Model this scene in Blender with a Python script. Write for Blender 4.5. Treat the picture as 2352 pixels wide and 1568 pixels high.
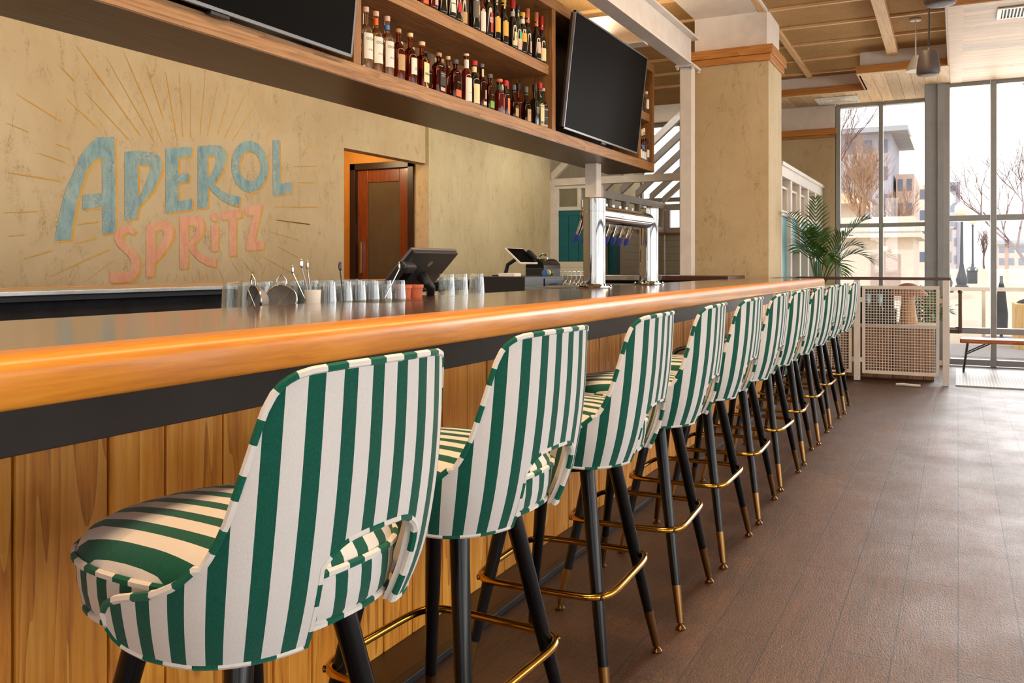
import bpy, math, random
from mathutils import Vector, Matrix, noise as mnoise

scn = bpy.context.scene
for o in list(bpy.data.objects):
    bpy.data.objects.remove(o)
COL = scn.collection
R = math.radians
rnd = random.Random(7)

# ------------------------------------------------------------------ camera, world, lights, exposure
YAW = math.atan(1024 / 2013)
EYE = 1.198
cam_d = bpy.data.cameras.new('camera')
cam = bpy.data.objects.new('camera', cam_d)
COL.objects.link(cam)
cam.location = (0, 0, EYE)
cam.rotation_euler = (R(90), 0, YAW)
cam_d.sensor_width = 36
cam_d.lens = 36 * 2013 / 2352
cam_d.shift_y = -174 / 2352
cam_d.clip_end = 600
cam_d.clip_start = 0.02
scn.camera = cam

scn.view_settings.view_transform = 'Standard'
scn.view_settings.look = 'None'
scn.view_settings.gamma = 1
scn.view_settings.use_curve_mapping = False
scn.view_settings.exposure = 0.15

world = bpy.data.worlds.new('sky')
scn.world = world
world.use_nodes = True
wn = world.node_tree
wn.nodes.clear()
wout = wn.nodes.new('ShaderNodeOutputWorld')
wbg = wn.nodes.new('ShaderNodeBackground')
wtc = wn.nodes.new('ShaderNodeTexCoord')
wsep = wn.nodes.new('ShaderNodeSeparateXYZ')
wramp = wn.nodes.new('ShaderNodeValToRGB')
wramp.color_ramp.elements[0].position = 0.0
wramp.color_ramp.elements[0].color = (1.0, 0.98, 0.96, 1)
wramp.color_ramp.elements[1].position = 0.6
wramp.color_ramp.elements[1].color = (0.88, 0.92, 1.0, 1)
wn.links.new(wtc.outputs['Generated'], wsep.inputs[0])
wn.links.new(wsep.outputs['Z'], wramp.inputs[0])
wn.links.new(wramp.outputs[0], wbg.inputs[0])
wbg.inputs[1].default_value = 2.2
wn.links.new(wbg.outputs[0], wout.inputs[0])


def light(name, kind, loc, rot, energy, color, size=None, size_y=None, spot=None, blend=0.6, spread=None):
    d = bpy.data.lights.new(name, kind)
    d.energy = energy
    d.color = color
    if kind == 'AREA':
        d.shape = 'RECTANGLE'
        d.size = size
        d.size_y = size_y or size
        if spread:
            d.spread = spread
    elif kind == 'SPOT':
        d.spot_size = spot
        d.spot_blend = blend
        d.shadow_soft_size = size or 0.05
    elif kind == 'SUN':
        d.angle = size or 0.02
    else:
        d.shadow_soft_size = size or 0.05
    o = bpy.data.objects.new(name, d)
    o.location = loc
    o.rotation_euler = rot
    COL.objects.link(o)
    return o


sun = light('sun', 'SUN', (0, 20, 30), (R(48), 0, R(-35)), 1.5, (1.0, 0.95, 0.88), 0.03)
# area lamps standing in for daylight at the glass walls (outside the panes, shining in)
light('daylight_side_windows', 'AREA', (5.35, 3.2, 2.0), (0, R(90), 0), 225, (0.90, 0.96, 1.0), 2.6, 13.0)
light('side_bounce_fill', 'AREA', (5.7, 4.0, 0.5), (0, R(128), 0), 640, (1.0, 0.96, 0.9), 2.0, 13.0)  # added upward fill, acts as ground bounce to brighten the ceiling
light('daylight_rear_windows', 'AREA', (0.5, -4.3, 2.2), (R(90), 0, 0), 130, (0.96, 0.98, 1.0), 8.0, 2.4)
light('daylight_end_windows', 'AREA', (1.4, 12.9, 1.9), (R(-90), 0, 0), 200, (1.0, 0.98, 0.96), 3.6, 3.0)
light('end_bounce_fill', 'AREA', (-0.9, 13.4, 0.3), (R(-140), 0, 0), 60, (1.0, 0.92, 0.8), 1.4, 1.2)  # added upward fill for the pine soffits
# warm ceiling lamps
for i, (lx, ly, en) in enumerate([(-0.92, 0.9, 120), (-0.92, 2.6, 120), (-0.92, 4.3, 115), (-0.92, 6.0, 110), (-0.92, 7.6, 90)]):
    light('ceiling_lamp_%d' % i, 'SPOT', (lx, ly, 3.6), (0, R(0), 0), en, (1.0, 0.58, 0.27), 0.06, spot=R(64), blend=0.9)
light('ceiling_fill', 'AREA', (-0.6, 3.6, 3.56), (0, R(8), 0), 125, (1.0, 0.70, 0.42), 0.4, 8.0)  # added overhead fill, softens the shade on the seats
# unseen fill lamps added over the aisle to brighten the mural wall
for i, (ly, en) in enumerate([(0.5, 24), (3.5, 27), (6.2, 32)]):
    light('aisle_fill_%d' % i, 'AREA', (-4.6, ly, 3.62), (0, R(10), 0), en, (1.0, 0.90, 0.76), 0.5, 2.6)
for i, (ly, en) in enumerate([(8.8, 135), (11.2, 190)]):
    light('aisle_spot_fill_%d' % i, 'SPOT', (-4.0, ly, 3.6), (0, R(34), 0), en, (1.0, 0.90, 0.76), 0.08, spot=R(130), blend=1.0)  # added spots without fixtures, lifting the wall past the passage
light('recess_fill', 'POINT', (-6.55, 8.3, 2.55), (0, 0, 0), 22, (1.0, 0.72, 0.4), 0.08)  # added point lamp without a fixture, brightens the passage
# added uplight on top of the hanging shelf unit, brightening the ceiling
light('ceiling_uplight_fill', 'AREA', (-2.85, 4.7, 3.16), (R(180), 0, 0), 70, (1.0, 0.84, 0.62), 0.3, 6.6)


# ------------------------------------------------------------------ materials
def srgb(r, g, b):
    def f(c):
        c /= 255.0
        return c / 12.92 if c <= 0.04045 else ((c + 0.055) / 1.055) ** 2.4
    return (f(r), f(g), f(b), 1.0)


class NT:
    def __init__(self, name):
        self.m = bpy.data.materials.new(name)
        self.m.use_nodes = True
        self.t = self.m.node_tree
        self.t.nodes.clear()
        self.out = self.n('ShaderNodeOutputMaterial')
        self.p = self.n('ShaderNodeBsdfPrincipled')
        self.l(self.p.outputs[0], self.out.inputs[0])

    def n(self, kind, **kw):
        nd = self.t.nodes.new(kind)
        for k, v in kw.items():
            setattr(nd, k, v)
        return nd

    def l(self, a, b):
        self.t.links.new(a, b)

    def set(self, **kw):
        for k, v in kw.items():
            self.p.inputs[k.replace('_', ' ')].default_value = v

    def coord(self, which='Object', scale=(1, 1, 1), loc=(0, 0, 0), rot=(0, 0, 0)):
        tc = self.n('ShaderNodeTexCoord')
        mp = self.n('ShaderNodeMapping')
        mp.inputs['Scale'].default_value = scale
        mp.inputs['Location'].default_value = loc
        mp.inputs['Rotation'].default_value = rot
        self.l(tc.outputs[which], mp.inputs['Vector'])
        return mp.outputs[0]

    def noise(self, vec, scale=5, detail=4, rough=0.55, dist=0.0):
        nd = self.n('ShaderNodeTexNoise')
        nd.inputs['Scale'].default_value = scale
        nd.inputs['Detail'].default_value = detail
        nd.inputs['Roughness'].default_value = rough
        nd.inputs['Distortion'].default_value = dist
        if vec is not None:
            self.l(vec, nd.inputs['Vector'])
        return nd.outputs['Fac']

    def ramp(self, fac, stops, interp='LINEAR'):
        nd = self.n('ShaderNodeValToRGB')
        cr = nd.color_ramp
        cr.interpolation = interp
        while len(cr.elements) < len(stops):
            cr.elements.new(0.5)
        for e, (p, c) in zip(cr.elements, stops):
            e.position = p
            e.color = c if len(c) == 4 else (*c, 1)
        self.l(fac, nd.inputs[0])
        return nd.outputs[0]

    def mix(self, fac, a, b, blend='MIX'):
        nd = self.n('ShaderNodeMix', data_type='RGBA', blend_type=blend)
        for s, v in ((nd.inputs[0], fac), (nd.inputs[6], a), (nd.inputs[7], b)):
            if hasattr(v, 'links'):
                self.l(v, s)
            else:
                s.default_value = v
        return nd.outputs[2]

    def math(self, op, a, b=None):
        nd = self.n('ShaderNodeMath', operation=op)
        for s, v in zip(nd.inputs, (a, b)):
            if v is None:
                continue
            if hasattr(v, 'links'):
                self.l(v, s)
            else:
                s.default_value = v
        return nd.outputs[0]

    def bump(self, h, strength=0.2, dist=0.01):
        nd = self.n('ShaderNodeBump')
        nd.inputs['Strength'].default_value = strength
        nd.inputs['Distance'].default_value = dist
        self.l(h, nd.inputs['Height'])
        self.l(nd.outputs[0], self.p.inputs['Normal'])


def flat(name, col, rough=0.5, metal=0.0, spec=0.5, coat=0.0, bump=None, var=0.06, emit=None):
    N = NT(name)
    v = N.noise(N.coord(), 9, 3)
    dark = tuple(c * (1 - var) for c in col[:3]) + (1,)
    lite = tuple(min(1, c * (1 + var)) for c in col[:3]) + (1,)
    N.l(N.ramp(v, [(0.3, dark), (0.7, lite)]), N.p.inputs['Base Color'])
    N.set(Roughness=rough, Metallic=metal, Specular_IOR_Level=spec, Coat_Weight=coat)
    if bump:
        N.bump(N.noise(N.coord(), bump[0], 3), bump[1], bump[2] if len(bump) > 2 else 0.004)
    if emit:
        N.p.inputs['Emission Color'].default_value = col
        N.p.inputs['Emission Strength'].default_value = emit
    return N.m


def glassy(name, col=(1, 1, 1, 1), rough=0.0, ior=1.45):
    N = NT(name)
    v = N.noise(N.coord(), 3, 2)
    N.l(N.ramp(v, [(0.0, tuple(c * 0.96 for c in col[:3]) + (1,)), (1.0, col)]), N.p.inputs['Base Color'])
    N.set(Transmission_Weight=1.0, Roughness=rough, IOR=ior)
    return N.m


def pane_mat(name, gloss=0.06, tint=(1, 1, 1, 1), rough=0.0):
    N = NT(name)
    N.t.nodes.remove(N.p)
    tr = N.n('ShaderNodeBsdfTransparent')
    tr.inputs[0].default_value = tint
    gl = N.n('ShaderNodeBsdfGlossy')
    gl.inputs['Roughness'].default_value = rough + 0.01
    mx = N.n('ShaderNodeMixShader')
    mx.inputs[0].default_value = gloss
    N.l(tr.outputs[0], mx.inputs[1])
    N.l(gl.outputs[0], mx.inputs[2])
    N.l(mx.outputs[0], N.out.inputs[0])
    return N.m


def thin_glass(name):
    N = NT(name)
    N.t.nodes.remove(N.p)
    tr = N.n('ShaderNodeBsdfTransparent')
    tr.inputs[0].default_value = (0.95, 0.97, 0.96, 1)
    gl = N.n('ShaderNodeBsdfGlossy')
    gl.inputs['Roughness'].default_value = 0.03
    lw = N.n('ShaderNodeLayerWeight')
    lw.inputs['Blend'].default_value = 0.32
    mx = N.n('ShaderNodeMixShader')
    N.l(N.math('ADD', N.math('MULTIPLY', lw.outputs['Facing'], 0.75), 0.05), mx.inputs[0])
    tl_ = N.n('ShaderNodeBsdfTranslucent')
    tl_.inputs[0].default_value = (0.9, 0.95, 0.95, 1)
    m2 = N.n('ShaderNodeMixShader')
    m2.inputs[0].default_value = 0.045
    N.l(tr.outputs[0], m2.inputs[1])
    N.l(tl_.outputs[0], m2.inputs[2])
    N.l(m2.outputs[0], mx.inputs[1])
    N.l(gl.outputs[0], mx.inputs[2])
    N.l(mx.outputs[0], N.out.inputs[0])
    return N.m


def wood(name, dark, mid, light_, axis='Y', scale=1.0, rough=0.4, coat=0.0, knots=0.0, plank=False, contrast=1.0, bump=0.05, spec=0.5):
    """grain runs along axis; with plank=True the UV holds a random number per board"""
    N = NT(name)
    st = {'X': (0.06, 1, 1), 'Y': (1, 0.06, 1), 'Z': (1, 1, 0.06)}[axis]
    vec = N.coord('Object', tuple(a * scale for a in st))
    uvx = None
    if plank:
        tc = N.n('ShaderNodeTexCoord')
        ad = N.n('ShaderNodeVectorMath', operation='MULTIPLY_ADD')
        N.l(tc.outputs['UV'], ad.inputs[0])
        ad.inputs[1].default_value = (17.0, 13.0, 0)
        N.l(vec, ad.inputs[2])
        vec = ad.outputs[0]
        sp = N.n('ShaderNodeSeparateXYZ')
        N.l(tc.outputs['UV'], sp.inputs[0])
        uvx = sp.outputs[0]
    broad = N.noise(vec, 7.0, 3, 0.5, 0.4)
    rings = N.math('FRACT', N.math('MULTIPLY', broad, 9.0))
    fine = N.noise(vec, 70.0, 5, 0.65, 0.2)
    grain = N.math('ADD', N.math('MULTIPLY', rings, 0.35 * contrast), N.math('MULTIPLY', fine, 0.75))
    col = N.ramp(grain, [(0.2, dark), (0.48, mid), (0.8, light_)])
    if plank:
        tint = N.ramp(uvx, [(0.0, (0.72, 0.68, 0.62)), (0.5, (1, 1, 1)), (1.0, (1.12, 1.05, 0.96))])
        col = N.mix(1.0, col, tint, 'MULTIPLY')
    if knots > 0:
        kv = {'X': (0.35, 1, 1), 'Y': (1, 0.35, 1), 'Z': (1, 1, 0.25)}[axis]
        vo = N.n('ShaderNodeTexVoronoi')
        vo.inputs['Scale'].default_value = 5.0
        vo.inputs['Randomness'].default_value = 1.0
        N.l(N.coord('Object', kv), vo.inputs['Vector'])
        k = N.ramp(vo.outputs['Distance'], [(0.02 + 0.035 * knots, (1, 1, 1)), (0.05 + 0.06 * knots, (0, 0, 0))])
        keep = N.ramp(N.noise(N.coord('Object', (1, 1, 1)), 2.3, 1), [(0.5, (0, 0, 0)), (0.56, (1, 1, 1))])
        kk = N.mix(1.0, k, keep, 'MULTIPLY')
        col = N.mix(kk, col, tuple(c * 0.15 for c in dark[:3]) + (1,))
    N.l(col, N.p.inputs['Base Color'])
    N.set(Roughness=rough, Coat_Weight=coat, Coat_Roughness=0.12, Specular_IOR_Level=spec)
    N.bump(grain, bump, 0.01)
    return N.m


def plaster(name, base, dark, blot, rough=0.75):
    N = NT(name)
    a = N.noise(N.coord('Object', (1, 1, 0.7)), 1.3, 5, 0.6, 0.4)
    b = N.noise(N.coord('Object', (1, 1, 0.45)), 7.0, 6, 0.7, 1.2)
    c = N.noise(N.coord('Object', (1, 1, 0.6)), 34.0, 4, 0.7, 2.0)
    col = N.ramp(a, [(0.3, dark), (0.7, base)])
    scuff = N.math('MULTIPLY', N.ramp(b, [(0.52, (0, 0, 0)), (0.68, (1, 1, 1))]), N.ramp(c, [(0.42, (0, 0, 0)), (0.66, (1, 1, 1))]))
    col = N.mix(scuff, col, blot)
    N.l(col, N.p.inputs['Base Color'])
    N.set(Roughness=rough, Specular_IOR_Level=0.3)
    N.bump(N.math('ADD', b, N.math('MULTIPLY', c, 0.4)), 0.25, 0.02)
    return N.m


def stripes(name, white, green, pitch=0.057, duty=0.46):
    N = NT(name)
    tc = N.n('ShaderNodeTexCoord')
    sp = N.n('ShaderNodeSeparateXYZ')
    N.l(tc.outputs['UV'], sp.inputs[0])
    f = N.math('FRACT', N.math('MULTIPLY', sp.outputs[0], 1.0 / pitch))
    s = N.math('LESS_THAN', f, duty)
    weave = N.noise(N.coord('Object', (1, 1, 0.6)), 420, 2)
    w2 = N.noise(N.coord('Object'), 5, 3)
    wcol = N.ramp(weave, [(0.3, tuple(c * 0.93 for c in white[:3])), (0.7, white)])
    gcol = N.ramp(weave, [(0.3, tuple(c * 0.8 for c in green[:3])), (0.7, tuple(c * 1.15 for c in green[:3]))])
    N.l(N.mix(s, wcol, gcol), N.p.inputs['Base Color'])
    N.set(Roughness=0.85, Specular_IOR_Level=0.15, Sheen_Weight=0.15)
    N.bump(N.math('ADD', N.math('MULTIPLY', weave, 0.4), w2), 0.12, 0.006)
    return N.m


M = {}
M['plaster'] = plaster('wall_plaster', srgb(206, 188, 152), srgb(188, 166, 126), srgb(150, 124, 80))
M['plaster_pale'] = plaster('pale_plaster', srgb(214, 200, 162), srgb(190, 172, 132), srgb(150, 128, 84))
M['white_wall'] = flat('white_paint', srgb(226, 216, 206), 0.6, bump=(30, 0.05))
M['white_metal'] = flat('white_enamel', srgb(222, 216, 208), 0.35)
M['white_trim'] = flat('white_trim_paint', srgb(224, 215, 203), 0.45)
M['teal'] = flat('teal_paint', srgb(0, 98, 106), 0.45)
M['teal_pale'] = flat('pale_teal_paint', srgb(112, 178, 188), 0.5)
M['nosing'] = wood('varnished_nosing', srgb(188, 112, 26), srgb(212, 138, 40), srgb(222, 154, 60), 'Y', 1.6, 0.32, 0.15, contrast=0.3, bump=0.015)
M['bartop'] = wood('dark_bar_top', srgb(66, 36, 18), srgb(88, 52, 29), srgb(104, 64, 36), 'Y', 1.0, 0.22, 0.9, contrast=0.5, bump=0.01)
M['bartop_x'] = wood('dark_bar_top_cross', srgb(56, 26, 12), srgb(76, 40, 20), srgb(96, 52, 28), 'X', 1.0, 0.26, 0.2, contrast=0.5, bump=0.01)
M['panel'] = wood('oak_cladding', srgb(138, 74, 14), srgb(224, 146, 44), srgb(242, 180, 80), 'Z', 0.9, 0.42, 0.1, knots=1.1, plank=True, contrast=0.9, bump=0.08)
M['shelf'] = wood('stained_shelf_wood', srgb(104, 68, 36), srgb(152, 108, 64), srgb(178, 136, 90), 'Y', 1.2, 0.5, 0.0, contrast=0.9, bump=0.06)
M['shelf_dark'] = wood('darker_shelf_underside', srgb(62, 40, 22), srgb(92, 64, 38), srgb(112, 80, 50), 'Y', 1.2, 0.36, 0.1, contrast=0.7, bump=0.04)
M['shelf_z'] = wood('stained_upright_wood', srgb(92, 56, 24), srgb(138, 92, 46), srgb(160, 114, 64), 'Z', 1.2, 0.5, 0.0, contrast=0.8)
M['trim_wood'] = wood('amber_trim_wood', srgb(146, 88, 30), srgb(184, 120, 50), srgb(204, 144, 72), 'X', 1.0, 0.45, 0.1, contrast=0.8)
M['pine'] = wood('pale_pine_boards', srgb(172, 132, 88), srgb(204, 170, 126), srgb(222, 192, 150), 'X', 0.9, 0.55, 0.0, knots=0.35, plank=True, contrast=0.5)
M['pine_y'] = wood('pale_pine_boards_long', srgb(198, 158, 112), srgb(226, 194, 152), srgb(240, 214, 178), 'Y', 0.9, 0.55, 0.0, knots=0.35, plank=True, contrast=0.5)
M['batten'] = wood('pine_batten', srgb(196, 148, 96), srgb(222, 180, 126), srgb(236, 202, 152), 'X', 1.0, 0.5, contrast=0.6)
M['batten_y'] = wood('pine_batten_long', srgb(196, 148, 96), srgb(222, 180, 126), srgb(236, 202, 152), 'Y', 1.0, 0.5, contrast=0.6)
M['door_wood'] = wood('reddish_door_wood', srgb(84, 36, 14), srgb(122, 62, 30), srgb(146, 82, 44), 'Z', 1.2, 0.35, 0.2, contrast=0.6)
M['black'] = flat('black_plastic', srgb(30, 30, 32), 0.38)
M['black_lacquer'] = flat('black_lacquer', srgb(9, 9, 10), 0.22, spec=0.28)
M['black_steel'] = flat('blackened_steel', srgb(62, 56, 54), 0.45, 0.2)
M['black_pebble'] = flat('pebbled_black_panel', srgb(34, 33, 36), 0.35, bump=(220, 0.9, 0.01), var=0.5)
M['dark_frame'] = flat('dark_door_frame', srgb(44, 30, 24), 0.4)
M['screen'] = flat('dark_screen_glass', srgb(4, 4, 4), 0.45, spec=0.035)
M['bezel'] = flat('grey_bezel', srgb(128, 130, 134), 0.3, 0.5)
M['steel'] = flat('brushed_stainless', srgb(198, 196, 192), 0.22, 1.0)
M['chrome'] = flat('polished_chrome', srgb(172, 172, 170), 0.04, 1.0, var=0.01)
M['mesh_steel'] = flat('dull_strainer_steel', srgb(150, 144, 138), 0.4, 0.35, bump=(500, 0.6))
M['brass'] = flat('polished_brass', srgb(214, 164, 72), 0.14, 1.0, var=0.05)
M['brass_dull'] = flat('worn_brass', srgb(128, 94, 54), 0.3, 1.0, var=0.2)
M['fabric'] = stripes('green_and_white_canvas', srgb(220, 216, 212), srgb(16, 84, 68))
M['piping'] = stripes('green_and_white_piping', srgb(226, 221, 214), srgb(14, 92, 72), 0.075, 0.45)
M['speaker'] = flat('charcoal_speaker_body', srgb(66, 58, 56), 0.5)
M['speaker_grille'] = flat('charcoal_grille', srgb(104, 98, 96), 0.5, bump=(300, 0.5))
M['lamp_white'] = flat('white_lamp_enamel', srgb(226, 222, 214), 0.4)
M['bulb'] = flat('warm_bulb', (1.0, 0.72, 0.3, 1), 0.4, emit=3.0)
M['vent'] = flat('white_vent_metal', srgb(222, 214, 200), 0.45)
M['vent_dark'] = flat('vent_shadow_gap', srgb(70, 62, 52), 0.7)
M['win_frame'] = flat('grey_aluminium_frame', srgb(150, 152, 150), 0.4, 0.5)
M['column_paint'] = flat('grey_column_paint', srgb(152, 156, 160), 0.5)
M['pane'] = pane_mat('window_glass', 0.04)
M['frosted'] = pane_mat('reeded_glass', 0.1, (0.86, 0.88, 0.82, 1), 0.25)
M['door_glass'] = flat('obscured_door_glass', srgb(92, 84, 66), 0.25, bump=(60, 0.2))
M['frond'] = flat('palm_leaf_green', srgb(58, 92, 26), 0.4, var=0.3)
M['stem'] = flat('palm_stem_green', srgb(96, 116, 44), 0.5, var=0.2)
M['pot'] = flat('grey_pot', srgb(110, 104, 96), 0.6)
M['terracotta'] = flat('terracotta_cup', srgb(190, 96, 58), 0.6)
M['bronze'] = flat('dark_bronze', srgb(104, 84, 62), 0.35, 0.6)
M['clear_glass'] = thin_glass('clear_glass')
M['clear_bottle'] = glassy('clear_bottle_glass', (0.97, 0.96, 0.9, 1))
M['amber'] = glassy('amber_spirit', srgb(196, 84, 22))
M['deep_amber'] = glassy('deep_amber_spirit', srgb(120, 36, 12))
M['pale_gold'] = glassy('pale_gold_spirit', srgb(238, 214, 140))
M['dark_bottle'] = flat('dark_bottle_glass', srgb(16, 14, 13), 0.08, coat=0.6)
M['green_bottle'] = flat('green_bottle_glass', srgb(16, 46, 24), 0.08, coat=0.6)
M['red_bottle'] = flat('ruby_bottle_glass', srgb(84, 12, 10), 0.08, coat=0.6)
M['cork'] = flat('bottle_cork', srgb(190, 146, 100), 0.8)
M['walnut_clad'] = wood('host_stand_wood', srgb(104, 66, 36), srgb(146, 100, 60), srgb(168, 122, 78), 'Z', 1.0, 0.5, plank=True, contrast=0.6)
M['bench_wood'] = wood('reddish_bench_wood', srgb(128, 64, 30), srgb(170, 96, 54), srgb(196, 124, 80), 'X', 1.4, 0.4, 0.1)
M['mushroom'] = wood('wooden_lamp', srgb(150, 92, 40), srgb(186, 124, 62), srgb(206, 148, 86), 'Z', 1.2, 0.45)
M['mushroom_shade'] = flat('woven_brown_shade', srgb(150, 86, 46), 0.7, bump=(200, 0.5))
M['blue_foil'] = flat('pale_blue_foil', srgb(150, 190, 206), 0.35, 0.3)
M['tap_blue'] = flat('blue_tap_cap', srgb(48, 66, 170), 0.4)
M['paper'] = flat('white_paper', srgb(228, 224, 216), 0.7)
M['led'] = flat('pale_logo_print', srgb(96, 98, 102), 0.4)
# exterior
M['concrete'] = flat('sunlit_concrete', srgb(192, 172, 146), 0.85, var=0.08)
M['stone_white'] = flat('pale_render', srgb(206, 192, 176), 0.8)
M['building_grey'] = flat('grey_facade', srgb(158, 156, 166), 0.8)
M['building_brick'] = flat('brick_facade', srgb(196, 172, 158), 0.85, var=0.15)  # distance haze put into the colour, paler than the brick itself
M['building_roof'] = flat('grey_roof', srgb(150, 152, 158), 0.7)
M['far_glass'] = flat('far_window_glass', srgb(96, 104, 124), 0.2)
M['bark'] = flat('pale_bark', srgb(150, 118, 92), 0.9, var=0.15)
M['bark_dark'] = flat('reddish_twigs', srgb(112, 88, 84), 0.9, var=0.15)
M['street_iron'] = flat('dark_cast_iron', srgb(62, 70, 78), 0.5)
M['globe'] = flat('milky_lamp_globe', srgb(232, 222, 196), 0.4)
M['planter_wood'] = wood('yellow_planter_wood', srgb(196, 150, 84), srgb(222, 184, 116), srgb(234, 202, 140), 'Z', 1.0, 0.6)
M['awning'] = flat('tan_roofing', srgb(214, 186, 150), 0.8)
M['dark_cloth'] = flat('dark_canvas', srgb(48, 52, 56), 0.9)
M['patio_stone'] = flat('grey_paving', srgb(158, 152, 148), 0.85)


def floor_mat():
    N = NT('dark_vinyl_planks')
    v = N.coord('Object', (1, 1, 1), rot=(0, 0, R(90)))
    br = N.n('ShaderNodeTexBrick')
    br.offset = 0.37
    br.inputs['Scale'].default_value = 1.0
    br.inputs['Mortar Size'].default_value = 0.0022
    br.inputs['Mortar Smooth'].default_value = 0.1
    br.inputs['Bias'].default_value = 0.0
    br.inputs['Brick Width'].default_value = 1.22
    br.inputs['Row Height'].default_value = 0.18
    br.inputs['Color1'].default_value = (0.0, 0, 0, 1)
    br.inputs['Color2'].default_value = (1, 1, 1, 1)
    br.inputs['Mortar'].default_value = (0.5, 0.5, 0.5, 1)
    N.l(v, br.inputs['Vector'])
    vv = N.n('ShaderNodeVectorMath', operation='MULTIPLY_ADD')
    N.l(br.outputs['Color'], vv.inputs[0])
    vv.inputs[1].default_value = (7, 5, 3)
    N.l(N.coord('Object', (1, 0.1, 1)), vv.inputs[2])
    g1 = N.noise(vv.outputs[0], 6, 4, 0.6, 0.8)
    g2 = N.noise(vv.outputs[0], 90, 4, 0.7, 0.1)
    grain = N.math('ADD', N.math('MULTIPLY', N.math('FRACT', N.math('MULTIPLY', g1, 7.0)), 0.14), N.math('MULTIPLY', g2, 0.85))
    col = N.ramp(grain, [(0.25, srgb(52, 33, 22)), (0.5, srgb(78, 52, 36)), (0.8, srgb(100, 72, 54))])
    tint = N.ramp(br.outputs['Color'], [(0, (0.82, 0.8, 0.8)), (1, (1.12, 1.1, 1.08))])
    col = N.mix(1.0, col, tint, 'MULTIPLY')
    grit = N.noise(N.coord('Object', (1, 0.5, 1)), 150, 3, 0.75)
    col = N.mix(1.0, col, N.ramp(grit, [(0.36, (0.55, 0.52, 0.5)), (0.55, (1.15, 1.15, 1.15))]), 'MULTIPLY')
    col = N.mix(br.outputs['Fac'], col, srgb(22, 14, 10))
    N.l(col, N.p.inputs['Base Color'])
    worn = N.noise(N.coord('Object'), 2.6, 4, 0.6)
    rr = N.ramp(worn, [(0.3, (0.34, 0.34, 0.34)), (0.7, (0.5, 0.5, 0.5))])
    N.l(rr, N.p.inputs['Roughness'])
    N.set(Specular_IOR_Level=1.0)
    h = N.math('SUBTRACT', N.math('MULTIPLY', grit, 0.8), N.math('MULTIPLY', br.outputs['Fac'], 1.5))
    N.bump(h, 0.6, 0.006)
    return N.m


M['floor'] = floor_mat()


def cork_mat():
    N = NT('cork_ceiling_board')
    a = N.noise(N.coord('Object'), 160, 3, 0.7)
    b = N.noise(N.coord('Object'), 3, 3)
    col = N.ramp(a, [(0.35, srgb(136, 98, 54)), (0.5, srgb(180, 140, 88)), (0.68, srgb(204, 166, 114))])
    col = N.mix(1.0, col, N.ramp(b, [(0.3, (0.88, 0.88, 0.88)), (0.7, (1.05, 1.05, 1.05))]), 'MULTIPLY')
    N.l(col, N.p.inputs['Base Color'])
    N.set(Roughness=0.9, Specular_IOR_Level=0.2)
    N.bump(a, 0.3, 0.004)
    return N.m


M['cork_board'] = cork_mat()


def shiplap_mat():
    N = NT('cream_shiplap')
    sp = N.n('ShaderNodeSeparateXYZ')
    N.l(N.coord('Object'), sp.inputs[0])
    f = N.math('FRACT', N.math('MULTIPLY', sp.outputs[2], 1 / 0.13))
    g = N.math('LESS_THAN', f, 0.05)
    N.l(N.mix(g, srgb(222, 214, 192), srgb(176, 166, 142)), N.p.inputs['Base Color'])
    N.set(Roughness=0.6)
    return N.m


M['shiplap'] = shiplap_mat()


def mat_grate():
    N = NT('ribbed_entrance_mat')
    sp = N.n('ShaderNodeSeparateXYZ')
    N.l(N.coord('Object'), sp.inputs[0])
    fx = N.math('FRACT', N.math('MULTIPLY', sp.outputs[0], 1 / 0.03))
    fy = N.math('FRACT', N.math('MULTIPLY', sp.outputs[1], 1 / 0.05))
    k = N.math('MAXIMUM', N.math('LESS_THAN', fx, 0.3), N.math('LESS_THAN', fy, 0.3))
    N.l(N.mix(k, srgb(92, 86, 80), srgb(176, 172, 168)), N.p.inputs['Base Color'])
    N.set(Roughness=0.4, Metallic=0.4)
    return N.m


M['mat_grate'] = mat_grate()


def paint_mat(name, c1, c2, wear=0.5):
    """worn brushed-on wall paint"""
    N = NT(name)
    a = N.noise(N.coord('Object', (1, 1, 0.35)), 14, 5, 0.65, 0.4)
    b = N.noise(N.coord('Object', (1, 1, 0.8)), 42, 4, 0.75, 1.5)
    c = N.noise(N.coord('Object'), 4, 3)
    col = N.ramp(a, [(0.3, c1), (0.7, c2)])
    w = N.math('MULTIPLY', N.ramp(b, [(0.5, (0, 0, 0)), (0.6, (1, 1, 1))]), N.ramp(c, [(0.42, (0, 0, 0)), (0.62, (1, 1, 1))]))
    col = N.mix(N.math('MULTIPLY', w, wear), col, srgb(206, 190, 150))
    N.l(col, N.p.inputs['Base Color'])
    N.set(Roughness=0.75, Specular_IOR_Level=0.25)
    return N.m


M['paint_blue'] = paint_mat('worn_blue_paint', srgb(104, 142, 158), srgb(158, 186, 178), 0.8)
M['paint_coral'] = paint_mat('worn_coral_paint', srgb(212, 146, 118), srgb(224, 172, 140), 0.7)
M['paint_gold'] = paint_mat('worn_gold_paint', srgb(204, 152, 56), srgb(206, 170, 92), 0.5)
for key, c in dict(white=(228, 222, 206), cream=(226, 212, 160), tan=(190, 150, 100), orange=(226, 96, 30), green=(112, 168, 44), yellow=(222, 172, 60),
                   red=(186, 26, 26), black=(24, 22, 22), grey=(92, 88, 88), pink=(214, 176, 156), teal=(60, 170, 160), blue=(70, 122, 186), dgreen=(20, 92, 44),
                   copper=(206, 116, 70), silver=(170, 168, 164), purple=(120, 40, 70), gold=(200, 160, 80)).items():
    M['lb_' + key] = flat('label_' + key, srgb(*c), 0.5)


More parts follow.
